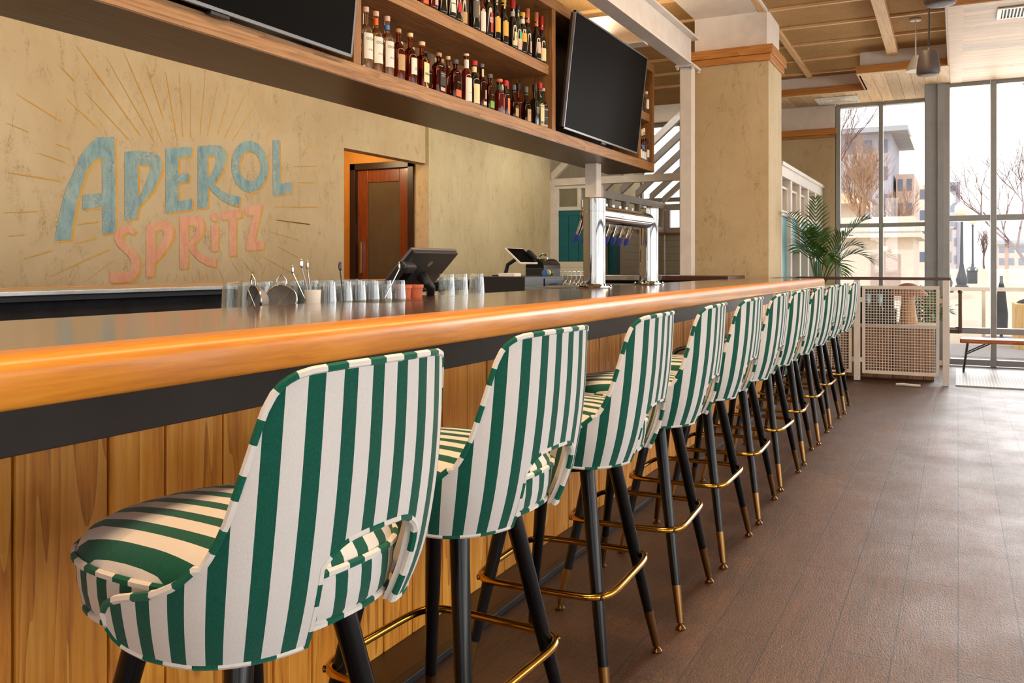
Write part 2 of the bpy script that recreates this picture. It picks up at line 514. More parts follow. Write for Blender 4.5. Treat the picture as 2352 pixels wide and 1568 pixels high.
# ------------------------------------------------------------------ geometry helpers
class MB:
    """collects shapes into one mesh"""

    def __init__(self):
        self.v, self.f, self.uv, self.sm = [], [], [], []

    def add(self, vs, fs, uvs=None, smooth=False):
        b = len(self.v)
        self.v += [tuple(p) for p in vs]
        self.uv += list(uvs) if uvs else [(0.0, 0.0)] * len(vs)
        for f in fs:
            self.f.append(tuple(i + b for i in f))
            self.sm.append(smooth)
        return self

    def box(self, x0, x1, y0, y1, z0, z1, uv=None, rz=0.0, piv=None):
        vs = [(x, y, z) for z in (z0, z1) for y in (y0, y1) for x in (x0, x1)]
        if rz:
            px, py = piv if piv else ((x0 + x1) / 2, (y0 + y1) / 2)
            c, s = math.cos(rz), math.sin(rz)
            vs = [(px + (x - px) * c - (y - py) * s, py + (x - px) * s + (y - py) * c, z) for x, y, z in vs]
        fs = [(0, 2, 3, 1), (4, 5, 7, 6), (0, 1, 5, 4), (2, 6, 7, 3), (0, 4, 6, 2), (1, 3, 7, 5)]
        return self.add(vs, fs, [uv or (0, 0)] * 8)

    def prism(self, pts, d, uv=None):
        """pts: 3d outline, extruded by vector d"""
        n = len(pts)
        d = Vector(d)
        vs = [Vector(p) for p in pts] + [Vector(p) + d for p in pts]
        fs = [tuple(range(n))[::-1], tuple(range(n, 2 * n))] + [(i, (i + 1) % n, n + (i + 1) % n, n + i) for i in range(n)]
        return self.add(vs, fs, [uv or (0, 0)] * (2 * n))

    def tube(self, path, rad, seg=8, closed=False, cap=True, smooth=True, up=None):
        P = [Vector(p) for p in path]
        n = len(P)
        rads = rad if isinstance(rad, (list, tuple)) else [rad] * n
        vs, uvs = [], []
        ln = 0.0
        prev = None
        for i, p in enumerate(P):
            if closed:
                t = P[(i + 1) % n] - P[i - 1]
            else:
                t = P[min(i + 1, n - 1)] - P[max(i - 1, 0)]
            t = t.normalized() if t.length > 1e-9 else Vector((0, 0, 1))
            if prev is None:
                a = Vector(up) if up else (Vector((0, 0, 1)) if abs(t.z) < 0.9 else Vector((1, 0, 0)))
                a = (a - t * a.dot(t)).normalized()
            else:
                a = prev - t * prev.dot(t)
                a = a.normalized() if a.length > 1e-6 else prev
            prev = a
            b = t.cross(a)
            if i:
                ln += (P[i] - P[i - 1]).length
            for k in range(seg):
                an = 2 * math.pi * k / seg
                vs.append(p + (a * math.cos(an) + b * math.sin(an)) * rads[i])
                uvs.append((ln, k / seg))
        fs = []
        m = n if closed else n - 1
        for i in range(m):
            j = (i + 1) % n
            for k in range(seg):
                l = (k + 1) % seg
                fs.append((i * seg + k, i * seg + l, j * seg + l, j * seg + k))
        self.add(vs, fs, uvs, smooth)
        if cap and not closed:
            b = len(self.v) - len(vs)
            self.f.append(tuple(b + k for k in range(seg))[::-1])
            self.f.append(tuple(b + (n - 1) * seg + k for k in range(seg)))
            self.sm += [False, False]
        return self

    def lathe(self, prof, cx=0, cy=0, cz=0, seg=20, smooth=True, rot=None, a0=0.0, a1=None):
        """prof: (radius, height) pairs from bottom to top"""
        n = len(prof)
        full = a1 is None
        cols = seg if full else seg + 1
        vs, uvs = [], []
        for r, z in prof:
            for k in range(cols):
                an = 2 * math.pi * k / seg if full else a0 + (a1 - a0) * k / seg
                v = Vector((r * math.cos(an), r * math.sin(an), z))
                if rot:
                    v = rot @ v
                vs.append((v.x + cx, v.y + cy, v.z + cz))
                uvs.append((an * r, z))
        fs = []
        for i in range(n - 1):
            for k in range(cols if full else cols - 1):
                l = (k + 1) % cols
                fs.append((i * cols + k, i * cols + l, (i + 1) * cols + l, (i + 1) * cols + k))
        self.add(vs, fs, uvs, smooth)
        if full:
            b = len(self.v) - len(vs)
            if prof[0][0] > 1e-6:
                self.f.append(tuple(b + k for k in range(cols))[::-1])
                self.sm.append(False)
            if prof[-1][0] > 1e-6:
                self.f.append(tuple(b + (n - 1) * cols + k for k in range(cols)))
                self.sm.append(False)
        return self

    def sphere(self, c, r, seg=12, rings=8, sx=1, sy=1, sz=1):
        vs, fs = [], []
        for i in range(rings + 1):
            th = math.pi * i / rings
            for k in range(seg):
                ph = 2 * math.pi * k / seg
                vs.append((c[0] + r * sx * math.sin(th) * math.cos(ph), c[1] + r * sy * math.sin(th) * math.sin(ph), c[2] - r * sz * math.cos(th)))
        for i in range(rings):
            for k in range(seg):
                l = (k + 1) % seg
                fs.append((i * seg + k, i * seg + l, (i + 1) * seg + l, (i + 1) * seg + k))
        return self.add(vs, fs, None, True)

    def build(self, name, material, parent=None, loc=None, bevel=0, rz=0.0, weld=False):
        me = bpy.data.meshes.new(name)
        me.from_pydata(self.v, [], self.f)
        me.polygons.foreach_set('use_smooth', self.sm)
        uvl = me.uv_layers.new(name='UVMap')
        for lp in me.loops:
            uvl.data[lp.index].uv = self.uv[lp.vertex_index]
        me.materials.append(M[material] if isinstance(material, str) else material)
        me.update()
        if any(self.sm):
            me.set_sharp_from_angle(angle=R(38))
        o = bpy.data.objects.new(name, me)
        COL.objects.link(o)
        if parent:
            o.parent = parent
        if loc:
            o.location = loc
        o.rotation_euler.z = rz
        if bevel:
            md = o.modifiers.new('bevel', 'BEVEL')
            md.width = bevel
            md.segments = 2
            md.limit_method = 'ANGLE'
        return o


def tag(o, label=None, cat=None, group=None, kind=None):
    if label:
        o['label'] = label
    if cat:
        o['category'] = cat
    if group:
        o['group'] = group
    if kind:
        o['kind'] = kind
    return o


def empty(name, loc=(0, 0, 0), rz=0.0, label=None, cat=None, group=None):
    o = bpy.data.objects.new(name, None)
    o.empty_display_size = 0.1
    o.location = loc
    o.rotation_euler.z = rz
    COL.objects.link(o)
    return tag(o, label, cat, group)


def struct(name, mb, material, bevel=0, label=None):
    return tag(mb.build(name, material, bevel=bevel), label, None, None, 'structure')


def kids(o):
    return [c for c in bpy.data.objects if c.parent == o]


def tree_of(o):
    return [(c, tree_of(c)) for c in kids(o)]


def dup(root, tree, loc, rz=0.0, label=None):
    r = root.copy()
    COL.objects.link(r)
    r.location = loc
    r.rotation_euler.z = rz
    if label:
        r['label'] = label

    def rec(par, tr):
        for ch, sub in tr:
            c = ch.copy()
            COL.objects.link(c)
            c.parent = par
            rec(c, sub)
    rec(r, tree)
    return r


def ribbon_text(s, size, cache={}):
    """flat mesh of a short text: verts (x, y) centred, faces"""
    key = (s, size)
    if key not in cache:
        cu = bpy.data.curves.new('txt', 'FONT')
        cu.body = s
        cu.size = size
        cu.align_x = 'CENTER'
        cu.align_y = 'CENTER'
        cu.resolution_u = 2
        ob = bpy.data.objects.new('txt', cu)
        COL.objects.link(ob)
        dg = bpy.context.evaluated_depsgraph_get()
        me = bpy.data.meshes.new_from_object(ob.evaluated_get(dg))
        cache[key] = ([(v.co.x, v.co.y) for v in me.vertices], [tuple(p.vertices) for p in me.polygons])
        bpy.data.objects.remove(ob)
        bpy.data.curves.remove(cu)
        bpy.data.meshes.remove(me)
    return cache[key]


def flat_fill(loops):
    """fill 2d outlines (holes allowed) -> verts, faces"""
    cu = bpy.data.curves.new('fill', 'CURVE')
    cu.dimensions = '2D'
    cu.fill_mode = 'BOTH'
    for lp in loops:
        sp = cu.splines.new('POLY')
        sp.points.add(len(lp) - 1)
        for p, q in zip(sp.points, lp):
            p.co = (q[0], q[1], 0, 1)
        sp.use_cyclic_u = True
    ob = bpy.data.objects.new('fill', cu)
    COL.objects.link(ob)
    dg = bpy.context.evaluated_depsgraph_get()
    me = bpy.data.meshes.new_from_object(ob.evaluated_get(dg))
    r = [(v.co.x, v.co.y) for v in me.vertices], [tuple(p.vertices) for p in me.polygons]
    bpy.data.objects.remove(ob)
    bpy.data.curves.remove(cu)
    bpy.data.meshes.remove(me)
    return r


# ------------------------------------------------------------------ room shell
WX = -5.78            # mural wall
BY = 12.65            # end wall
DY = 9.035            # wall with the door at the end of the passage


def ceil_z(y):
    return 3.62 + 0.02 * (11.7 - y)


struct('floor', MB().box(-9.0, 5.2, -4.0, 13.0, -0.1, 0.0), 'floor')
struct('wall_left', MB().box(WX - 0.15, WX, -4.0, 7.447, 0, 4.6).box(WX - 0.15, WX, 7.447, DY, 2.443, 4.6), 'plaster')
struct('wall_passage', MB().box(WX - 0.15, WX + 0.05, DY, 12.6, 0, 4.4), 'plaster_pale')
# passage behind the opening: end wall with the door hole, inner side, soffit
struct('wall_recess', MB().box(-7.6, -6.9, DY, DY + 0.14, 0, 2.9).box(-6.9, -5.94, DY, DY + 0.14, 2.49, 2.9).box(-5.94, WX - 0.15, DY, DY + 0.14, 0, 2.9)
       .box(-7.7, -7.6, 7.3, DY + 0.14, 0, 2.9).box(-7.7, WX - 0.15, 7.3, 7.447, 0, 2.9).box(-7.7, WX - 0.15, 7.3, DY + 0.1, 2.7, 2.8), flat('ochre_recess_paint', srgb(196, 142, 62), 0.7))
wb = MB().box(-9.0, 5.2, -4.1, -4.0, 0, 0.7).box(-9.0, 5.2, -4.1, -4.0, 3.3, 4.7)
for a, b in ((-9.0, -4.3), (-3.3, -2.5), (-1.6, -0.9), (0.0, 0.7), (1.7, 2.3), (3.5, 5.2)):
    wb.box(a, b, -4.1, -4.0, 0.7, 3.3)
struct('wall_back', wb, 'plaster')
# end wall between partition and windows
struct('wall_end', MB().box(-2.4, -1.49, BY, BY + 0.12, 0, 2.96), 'plaster')
struct('wall_end_upper', MB().box(-2.4, -1.49, BY - 0.004, BY + 0.12, 2.96, 3.41), 'white_wall')
struct('trim_1', MB().box(-2.4, -1.47, BY - 0.06, BY, 2.985, 3.07).box(-2.4, -1.49, BY - 0.035, BY, 2.95, 2.985), 'trim_wood', 0.003)
# right glass wall (beyond the frame): low wall, header, mullions, panes
wr = MB().box(4.9, 5.1, -4, 11.75, 0, 0.45).box(4.9, 5.1, -4, 11.75, 3.4, 4.7)
struct('wall_right', wr, 'white_wall')

# ceiling
cy0, cy1 = -4.1, 12.7
c1 = MB().prism([(-9, cy0, ceil_z(cy0)), (5.2, cy0, ceil_z(cy0)), (5.2, cy1, ceil_z(cy1)), (-9, cy1, ceil_z(cy1))], (0, 0, 0.12))
struct('ceiling', c1, 'cork_board')
bt = MB()
y = 0.30
while y < 11.8:
    bt.prism([(-5.7, y - 0.02, ceil_z(y) - 0.022), (4.9, y - 0.02, ceil_z(y) - 0.022), (4.9, y + 0.02, ceil_z(y) - 0.022), (-5.7, y + 0.02, ceil_z(y) - 0.022)], (0, 0, 0.03))
    y += 0.70
struct('trim_2', bt, 'batten')
bl = MB()
for bx, w, h in ((-1.68, 0.06, 0.035), (-0.65, 0.11, 0.09), (0.9, 0.11, 0.09), (2.3, 0.07, 0.04), (-3.9, 0.07, 0.04), (-5.0, 0.07, 0.04)):
    ya, yb = (-3.9, 10.7) if h > 0.05 else (-3.9, 11.7)
    bl.prism([(bx - w / 2, ya, ceil_z(ya) - h), (bx + w / 2, ya, ceil_z(ya) - h), (bx + w / 2, yb, ceil_z(yb) - h), (bx - w / 2, yb, ceil_z(yb) - h)], (0, 0, h + 0.01))
struct('trim_3', bl, 'batten_y', 0.004)

# dropped pine soffits over the windows: zone A far, zone B middle, zone C near (X ranges and front edges)
SZ = 3.39


def pine_boards(x0, x1, y0, y1, along, zb=SZ, w=0.14):
    mb = MB()
    if along == 'X':
        n = max(1, round((y1 - y0) / w))
        for i in range(n):
            a, b = y0 + (y1 - y0) * i / n, y0 + (y1 - y0) * (i + 1) / n
            mb.box(x0, x1, a + 0.0015, b - 0.0015, zb, zb + 0.02, (rnd.random(), rnd.random()))
    else:
        n = max(1, round((x1 - x0) / w))
        for i in range(n):
            a, b = x0 + (x1 - x0) * i / n, x0 + (x1 - x0) * (i + 1) / n
            mb.box(a + 0.0015, b - 0.0015, y0, y1, zb, zb + 0.02, (rnd.random(), rnd.random()))
    return mb


mb = pine_boards(-2.4, -1.02, 11.83, BY, 'Y')
mbb = pine_boards(-1.02, -0.08, 10.83, BY, 'Y')
mb.add(mbb.v, mbb.f, mbb.uv)
mb.box(-1.02, -0.08, 10.73, 10.83, SZ - 0.002, SZ + 0.02, (0.5, 0.3)).box(-2.4, -1.02, 11.75, 11.83, SZ - 0.002, SZ + 0.02, (0.6, 0.7))
struct('ceiling_soffit', mb, 'pine_y')
mb = pine_boards(0.04, 3.2, 8.35, 11.75, 'X', SZ - 0.01)
mb.box(-0.08, 0.04, 8.25, 11.75, SZ - 0.012, SZ + 0.02, (0.5, 0.2)).box(0.04, 3.2, 8.25, 8.35, SZ - 0.012, SZ + 0.02, (0.8, 0.2))
struct('ceiling_soffit_near', mb, 'pine')
# white bulkheads with amber fascia boards
bh = MB().box(-2.4, -1.02, 11.78, 11.84, SZ + 0.02, 3.8).box(-1.0, -0.94, 10.831, 11.779, SZ + 0.02, 3.8).box(-1.0, -0.08, 10.77, 10.83, SZ + 0.02, 3.8)
bh.box(-0.06, 0.0, 8.351, 10.769, SZ + 0.02, 3.85).box(-0.06, 3.2, 8.29, 8.35, SZ + 0.02, 3.85)
struct('wall_bulkhead', bh, 'white_wall')
fb = MB().box(-2.4, -1.02, 11.74, 11.78, SZ, SZ + 0.085).box(-1.04, -1.0, 10.75, 11.76, SZ, SZ + 0.085).box(-1.04, -0.08, 10.71, 10.75, SZ, SZ + 0.085)
fb.box(-0.1, -0.06, 8.24, 10.74, SZ, SZ + 0.085).box(-0.1, 3.2, 8.22, 8.26, SZ, SZ + 0.085)
struct('trim_4', fb, 'trim_wood', 0.003)

# windows ------------------------------------------------------------------
def window_unit(name, x0, x1, y, z0, z1, mx, mz, fw=0.06, dep=0.12):
    fr = MB()
    xs = [x0] + list(mx) + [x1]
    for i, x in enumerate(xs):
        w = fw * (0.9 if 0 < i < len(xs) - 1 else 1)
        fr.box(x - w / 2, x + w / 2, y, y + dep, z0, z1)
    for z in mz:
        for a, b in zip(xs[:-1], xs[1:]):
            fr.box(a + fw / 2, b - fw / 2, y + 0.01, y + dep - 0.01, z - fw / 2, z + fw / 2)
    f = struct(name, fr, 'win_frame', 0.004)
    pn = MB()
    for a, b in zip(xs[:-1], xs[1:]):
        zz = sorted(mz)
        for c, d in zip(zz[:-1], zz[1:]):
            pn.box(a + fw / 2, b - fw / 2, y + dep / 2 - 0.004, y + dep / 2 + 0.004, c + fw / 2, d - fw / 2)
    pn.build('pane', 'pane', f)
    return f


window_unit('window_1', -1.455, -0.36, BY, 0.02, SZ, [-0.915], [0.05, 0.9, 1.74, SZ - 0.02], 0.055)
window_unit('window_2', -0.12, 3.2, 11.75, 0.0, SZ, [0.375, 0.95, 1.9], [0.05, 0.425, 1.765, SZ - 0.02], 0.07)
window_unit('window_3', 3.2, 4.95, 11.75, 0.0, SZ, [4.1], [0.05, 1.765, SZ - 0.02], 0.07)
col = MB().box(-0.36, -0.22, 11.75, BY + 0.12, 0, SZ).box(-0.22, -0.145, 11.72, 11.9, 0, SZ)
struct('column_window', col, 'column_paint', 0.004)
wy = MB()  # unseen piers and mullions, spaced to put dark streaks in the chrome
for yy in (-2.6, -0.8, 1.0, 2.8, 4.6, 6.4, 8.2, 10.0):
    wy.box(4.92, 5.08, yy - 0.16, yy + 0.16, 0.45, 3.4).box(4.94, 5.06, yy + 0.55, yy + 0.63, 0.45, 3.4).box(4.94, 5.06, yy + 1.16, yy + 1.24, 0.45, 3.4)
wy.box(4.96, 5.04, -4, 11.75, 1.72, 1.79)
w4 = struct('window_4', wy, 'dark_frame')
MB().box(4.995, 5.005, -4, 11.75, 0.45, 3.4).build('pane', 'pane', w4)
wf, wp = MB(), MB()  # unseen rear windows, laid out between piers to stripe the chrome reflections
for a, b in ((-4.3, -3.3), (-2.5, -1.6), (-0.9, 0.0), (0.7, 1.7), (2.3, 3.5)):
    wf.box(a, a + 0.05, -4.09, -4.02, 0.7, 3.3).box(b - 0.05, b, -4.09, -4.02, 0.7, 3.3).box(a + 0.05, b - 0.05, -4.09, -4.02, 2.2, 2.26).box((a + b) / 2 - 0.05, (a + b) / 2 + 0.05, -4.08, -4.03, 0.7, 3.3)
    wp.box(a + 0.05, b - 0.05, -4.055, -4.045, 0.7, 3.3)
w5 = struct('window_5', wf, 'dark_frame')
wp.build('pane', 'pane', w5)
# glass door pull on the right window (door leaf)
dh = MB().tube([(-0.0, 11.66, 0.86), (-0.0, 11.66, 0.42)], 0.02, 10)
pull = empty('door_pull', (0, 0, 0), 0, 'dark bronze pull handle on the glass entrance door', 'door handle')
MB().box(0.005, 0.045, 11.60, 11.63, 0.40, 0.90).lathe([(0.0, 0), (0.026, 0.0), (0.028, 0.02), (0.02, 0.035), (0, 0.04)], 0.025, 11.615, 0.875, 12).build('grip', 'bronze', pull, bevel=0.006)
MB().tube([(0.02, 11.63, 0.76), (0.02, 11.70, 0.74), (-0.02, 11.76, 0.73)], 0.012, 8).tube([(0.02, 11.63, 0.52), (0.02, 11.7, 0.47), (-0.02, 11.76, 0.46)], 0.012, 8).build('bracket', 'steel', pull)
MB().box(-0.12, 0.03, 11.7, 11.75, 0.39, 0.44).build('push_bar', 'bronze', pull, bevel=0.004)
# entrance mat
tag(MB().box(-0.02, 2.4, 9.76, 11.35, 0.001, 0.014).build('entrance_mat', 'mat_grate'), 'ribbed grey metal entrance mat inside the glass door', 'mat')

# pillar -------------------------------------------------------------------
px0, px1, py0, py1 = -2.365, -1.62, 8.62, 9.31
struct('pillar', MB().box(px0, px1, py0, py1, 0, 3.19), 'plaster')
struct('pillar_top', MB().box(px0 + 0.02, px1 - 0.02, py0 + 0.02, py1 - 0.02, 3.19, 3.72).box(px0 + 0.02, px1 - 0.02, 7.6, py0 + 0.02, 3.655, 3.72), 'white_wall')
struct('trim_5', MB().box(px0 - 0.06, px1 + 0.045, py0 - 0.045, py1 + 0.045, 3.235, 3.32).box(px0 - 0.05, px1 + 0.025, py0 - 0.025, py1 + 0.025, 3.17, 3.235), 'trim_wood', 0.004)
# white steel beam on a bolted post
struct('beam', MB().box(-2.335, -2.20, -3.9, 8.27, 3.07, 3.09).box(-2.335, -2.20, -3.9, 8.27, 3.35, 3.37).box(-2.275, -2.26, -3.9, 8.2, 3.09, 3.35), 'white_metal', 0.002)
struct('beam_cross', MB().box(-4.6, -2.335, 7.0, 7.12, 3.06, 3.08).box(-4.6, -2.335, 7.05, 7.065, 3.08, 3.3).box(-4.6, -2.335, 7.0, 7.12, 3.3, 3.32), 'white_metal')
post = tag(MB().box(-2.325, -2.21, 8.04, 8.155, 1.1055, 3.05).build('support_post', 'white_metal', bevel=0.006), 'white square steel post carrying the ceiling beam beside the pillar', 'post')
pl = MB().box(-2.355, -2.18, 8.0, 8.26, 3.05, 3.07)
pl.build('cap_plate', 'white_metal', post, bevel=0.002)
for bx, by in ((-2.34, 8.02), (-2.2, 8.02), (-2.2, 8.235), (-2.34, 8.235)):
    MB().lathe([(0.0, -0.022), (0.012, -0.022), (0.012, 0.0), (0, 0.0)], bx, by, 3.05, 6, False).build('bolt', 'white_metal', post)

# door at the end of the passage --------------------------------------------
fr = MB().box(-6.9, -6.82, DY - 0.03, DY + 0.12, 0, 2.49).box(-6.02, -5.94, DY - 0.03, DY + 0.12, 0, 2.49).box(-6.9, -5.94, DY - 0.03, DY + 0.12, 2.41, 2.49)
d1 = struct('door_1', fr, 'dark_frame', 0.003)
dl = MB().box(-6.82, -6.66, DY + 0.03, DY + 0.08, 0, 2.41).box(-6.18, -6.02, DY + 0.03, DY + 0.08, 0, 2.41).box(-6.66, -6.18, DY + 0.03, DY + 0.08, 2.25, 2.41).box(-6.66, -6.18, DY + 0.03, DY + 0.08, 0, 0.3)
dl.build('leaf', 'door_wood', d1, bevel=0.004)
MB().box(-6.66, -6.18, DY + 0.045, DY + 0.06, 0.3, 2.25).build('pane', 'door_glass', d1)
MB().box(-6.76, -6.73, DY - 0.01, DY + 0.03, 1.1, 1.5).build('handle', 'steel', d1, bevel=0.004)


# ------------------------------------------------------------------ mural
def to_wall(pts):
    """photo-measured outline (2352 x 1568 frame) -> metres on the mural wall (Y, Z)"""
    c, s = math.cos(YAW), math.sin(YAW)
    out = []
    for u, v in pts:
        a = (u - 1176) / 2013
        d = WX / (c * a - s)
        out.append((d * (s * a + c), EYE + (610 - v) * d / 2013))
    return out


def K1(*n):
    return [(n[i] / 2.904, n[i + 1] / 2.904) for i in range(0, len(n), 2)]


def K8(*n):
    return [(n[i] / 2.94, 400 + n[i + 1] / 2.94) for i in range(0, len(n), 2)]


def ell(cx, cy, rx, ry, n=28, tilt=0.0):
    r = []
    for i in range(n):
        a = 2 * math.pi * i / n
        x, y = rx * math.cos(a), ry * math.sin(a)
        r += [cx + x * math.cos(tilt) - y * math.sin(tilt), cy + x * math.sin(tilt) + y * math.cos(tilt)]
    return r


def stroke(pts, w):
    """thick polyline outline in crop pixels"""
    L, Rr = [], []
    for i, (x, y) in enumerate(pts):
        a = pts[max(0, i - 1)]
        b = pts[min(len(pts) - 1, i + 1)]
        dx, dy = b[0] - a[0], b[1] - a[1]
        q = math.hypot(dx, dy)
        wi = w[i] if isinstance(w, list) else w
        L.append((x - dy / q * wi / 2, y + dx / q * wi / 2))
        Rr.append((x + dy / q * wi / 2, y - dx / q * wi / 2))
    return [c for p in L + Rr[::-1] for c in p]


LET = [
    ('blue', [[(222, 315), (262.4, 314), (264.5, 430), (265, 533), (234.7, 538), (234.4, 474), (189.4, 481), (189.4, 447.6), (234.2, 444), (234, 361), (220.4, 366), (208, 378), (198, 392), (186, 430), (172, 482), (166, 517), (161.6, 550),
               (125, 552), (132.6, 510), (146, 451), (154, 425), (165, 403), (186, 355), (203, 333)]]),
    ('blue', [K1(830, 1012, 920, 1003, 1010, 1015, 1052, 1034, 1075, 1066, 1079, 1110, 1070, 1160, 1050, 1212, 1020, 1270, 960, 1340, 922, 1380, 910, 1455, 830, 1465), K1(917, 1100, 985, 1093, 1000, 1110, 1003, 1130, 985, 1180, 940, 1290, 920, 1320)]),
    ('blue', [K1(1103, 990, 1278, 978, 1276, 1043, 1190, 1052, 1186, 1165, 1262, 1155, 1256, 1212, 1186, 1222, 1190, 1342, 1282, 1325, 1280, 1395, 1105, 1420)]),
    ('blue', [K1(1318, 975, 1400, 967, 1470, 972, 1500, 997, 1512, 1040, 1504, 1090, 1480, 1150, 1450, 1195, 1425, 1225, 1475, 1270, 1530, 1298, 1600, 1310, 1590, 1378, 1535, 1365, 1470, 1330, 1415, 1280, 1386, 1240, 1385, 1380, 1318, 1388),
              K1(1381, 1045, 1420, 1037, 1438, 1050, 1440, 1085, 1420, 1140, 1383, 1190)]),
    ('blue', [K1(*ell(1664, 1110, 123, 172, 32, -0.06)), K1(*ell(1666, 1108, 72, 98, 28, -0.06))]),
    ('blue', [K1(1818, 935, 1861, 932, 1868, 1225, 1948, 1213, 1949, 1287, 1820, 1305)]),
    ('coral', [K8(*stroke([(905, 398), (880, 372), (840, 372), (806, 395), (796, 430), (815, 468), (862, 508), (900, 550), (915, 600), (908, 655), (880, 690), (810, 697), (738, 690)], [34, 44, 52, 54, 56, 58, 60, 60, 60, 62, 66, 78, 80]))]),
    ('coral', [K8(985, 342, 1040, 335, 1075, 316, 1115, 314, 1150, 330, 1172, 368, 1174, 405, 1155, 460, 1100, 540, 1045, 600, 1038, 690, 984, 697), K8(1044, 385, 1085, 372, 1102, 385, 1106, 410, 1090, 455, 1046, 525)]),
    ('coral', [K8(1210, 286, 1330, 278, 1362, 290, 1377, 325, 1372, 385, 1345, 440, 1304, 478, 1350, 538, 1400, 560, 1456, 570, 1455, 625, 1390, 612, 1330, 578, 1290, 530, 1270, 500, 1266, 635, 1210, 642), K8(1268, 348, 1305, 341, 1322, 360, 1322, 385, 1305, 425, 1270, 468)]),
    ('coral', [K8(*ell(1445, 290, 28, 28, 20)), K8(1422, 346, 1473, 340, 1472, 515, 1424, 522)]),
    ('coral', [K8(1492, 252, 1630, 232, 1630, 290, 1594, 296, 1592, 550, 1546, 555, 1545, 302, 1496, 308)]),
    ('coral', [K8(1650, 222, 1769, 203, 1766, 240, 1714, 456, 1780, 448, 1779, 505, 1655, 517, 1660, 462, 1710, 272, 1655, 278)]),
]
RAYS = [K1(*r) for r in ((80, 330, 110, 350), (110, 625, 410, 810), (45, 820, 190, 880), (370, 960, 465, 990), (255, 1020, 435, 1080), (65, 1152, 410, 1205), (25, 1418, 260, 1408), (395, 435, 500, 545), (570, 615, 860, 930),
                         (445, 660, 650, 848), (510, 305, 700, 570), (700, 570, 935, 900), (712, 388, 1030, 945), (825, 345, 945, 620), (945, 620, 1080, 945), (975, 435, 1090, 790), (1105, 480, 1180, 925), (1195, 480, 1220, 915),
                         (1272, 560, 1270, 915), (1368, 510, 1335, 900), (1455, 540, 1382, 910), (1555, 550, 1450, 900), (1640, 620, 1497, 920), (1765, 600, 1550, 940), (1840, 840, 1770, 920), (2110, 955, 2020, 1000),
                         (1955, 1110, 2110, 1105), (1980, 1217, 2100, 1217), (1830, 1378, 2125, 1380), (1835, 1465, 2065, 1495))]
RAYS += [K8(*r) for r in ((50, 418, 170, 405), (160, 570, 350, 515), (340, 688, 735, 508), (555, 735, 770, 578), (510, 468, 650, 430), (525, 338, 665, 318), (1140, 670, 1122, 725), (1195, 672, 1185, 722), (1243, 675, 1245, 720),
                          (1295, 680, 1300, 720), (1345, 660, 1350, 720), (1388, 655, 1405, 718), (1478, 640, 1510, 715), (1560, 585, 1620, 672), (1630, 570, 1720, 685), (1715, 560, 1770, 620), (1870, 310, 2090, 340),
                          (1815, 385, 2020, 445), (1870, 485, 2010, 560), (1780, 560, 2020, 690))]
mural = empty('painted_mural', (WX, 4.9, 0), 0, 'faded APEROL SPRITZ lettering with yellow sunburst rays on the plaster wall', 'mural')


def wall_shape(loops, x, dy=0.0, dz=0.0):
    vs, fs = flat_fill([to_wall(lp) for lp in loops])
    # faces must look towards +X
    mb = MB()
    mb.add([(x, p[0] + dy - 4.9, p[1] + dz) for p in vs], fs)
    return mb


for colr, loops in LET:
    lt = wall_shape(loops, 0.003).build('letter', 'paint_' + colr, mural)
    wall_shape(loops, 0.0015, 0.022, -0.013).build('drop_shadow', 'paint_gold', lt)
for seg in RAYS:
    (y0, z0), (y1, z1) = to_wall(seg)
    d = math.hypot(y1 - y0, z1 - z0)
    nx, nz = -(z1 - z0) / d, (y1 - y0) / d
    w = 0.006 * rnd.uniform(0.6, 1.2)
    MB().add([(0.002, y0 - nx * w * 0.5 - 4.9, z0 - nz * w * 0.5), (0.002, y0 + nx * w * 0.5 - 4.9, z0 + nz * w * 0.5), (0.002, y1 + nx * w - 4.9, z1 + nz * w), (0.002, y1 - nx * w - 4.9, z1 - nz * w)], [(0, 1, 2, 3)]).build('sunburst_ray', 'paint_gold', mural)


# ------------------------------------------------------------------ bar counter
ZT = 1.08
BE = 8.58
Y0 = -2.6
bar = empty('bar_counter', (-1.5, 3.0, 0), 0, 'long bar counter with orange wooden edge, dark top and oak plank front', 'bar counter')


def part(mb, name, mat, par, bevel=0):
    o = mb.build(name, mat, par, bevel=bevel)
    o.matrix_parent_inverse = Matrix.Translation(Vector(par.location)).inverted() if not par.rotation_euler.z else par.matrix_world.inverted()
    return o


part(MB().box(-1.823, -1.179, Y0, BE - 0.06, ZT - 0.045, ZT), 'countertop', 'bartop', bar, 0.002)
# rounded nosing profile swept along Y
prof = [(-1.179, ZT + 0.0005), (-1.130, ZT + 0.0005)]
for k in range(1, 8):
    a = R(90 - k * 90 / 7)
    prof.append((-1.128 + 0.028 * math.cos(a), ZT - 0.0275 + 0.028 * math.sin(a)))
prof += [(-1.10, ZT - 0.064)]
for k in range(1, 5):
    a = R(-k * 90 / 4)
    prof.append((-1.108 + 0.008 * math.cos(a), ZT - 0.064 + 0.008 * math.sin(a)))
prof += [(-1.179, ZT - 0.072)]
mb = MB()
n = len(prof)
vs = [(x, Y0, z) for x, z in prof] + [(x, BE - 0.02, z) for x, z in prof] + [(x - 0.01, BE, min(z, ZT - 0.01) if z > ZT - 0.03 else max(z, ZT - 0.066)) for x, z in prof]
fs = [tuple(range(n)), tuple(range(2 * n, 3 * n))[::-1]]
sm = []
for k in range(2):
    for i in range(n):
        j = (i + 1) % n
        fs.append((k * n + i, (k + 1) * n + i, (k + 1) * n + j, k * n + j))
mb.add(vs, fs, None, True)
mb.sm[0] = mb.sm[1] = False
no = part(mb, 'edge_nosing', 'nosing', bar)
md = no.modifiers.new('split', 'EDGE_SPLIT')
md.split_angle = R(40)
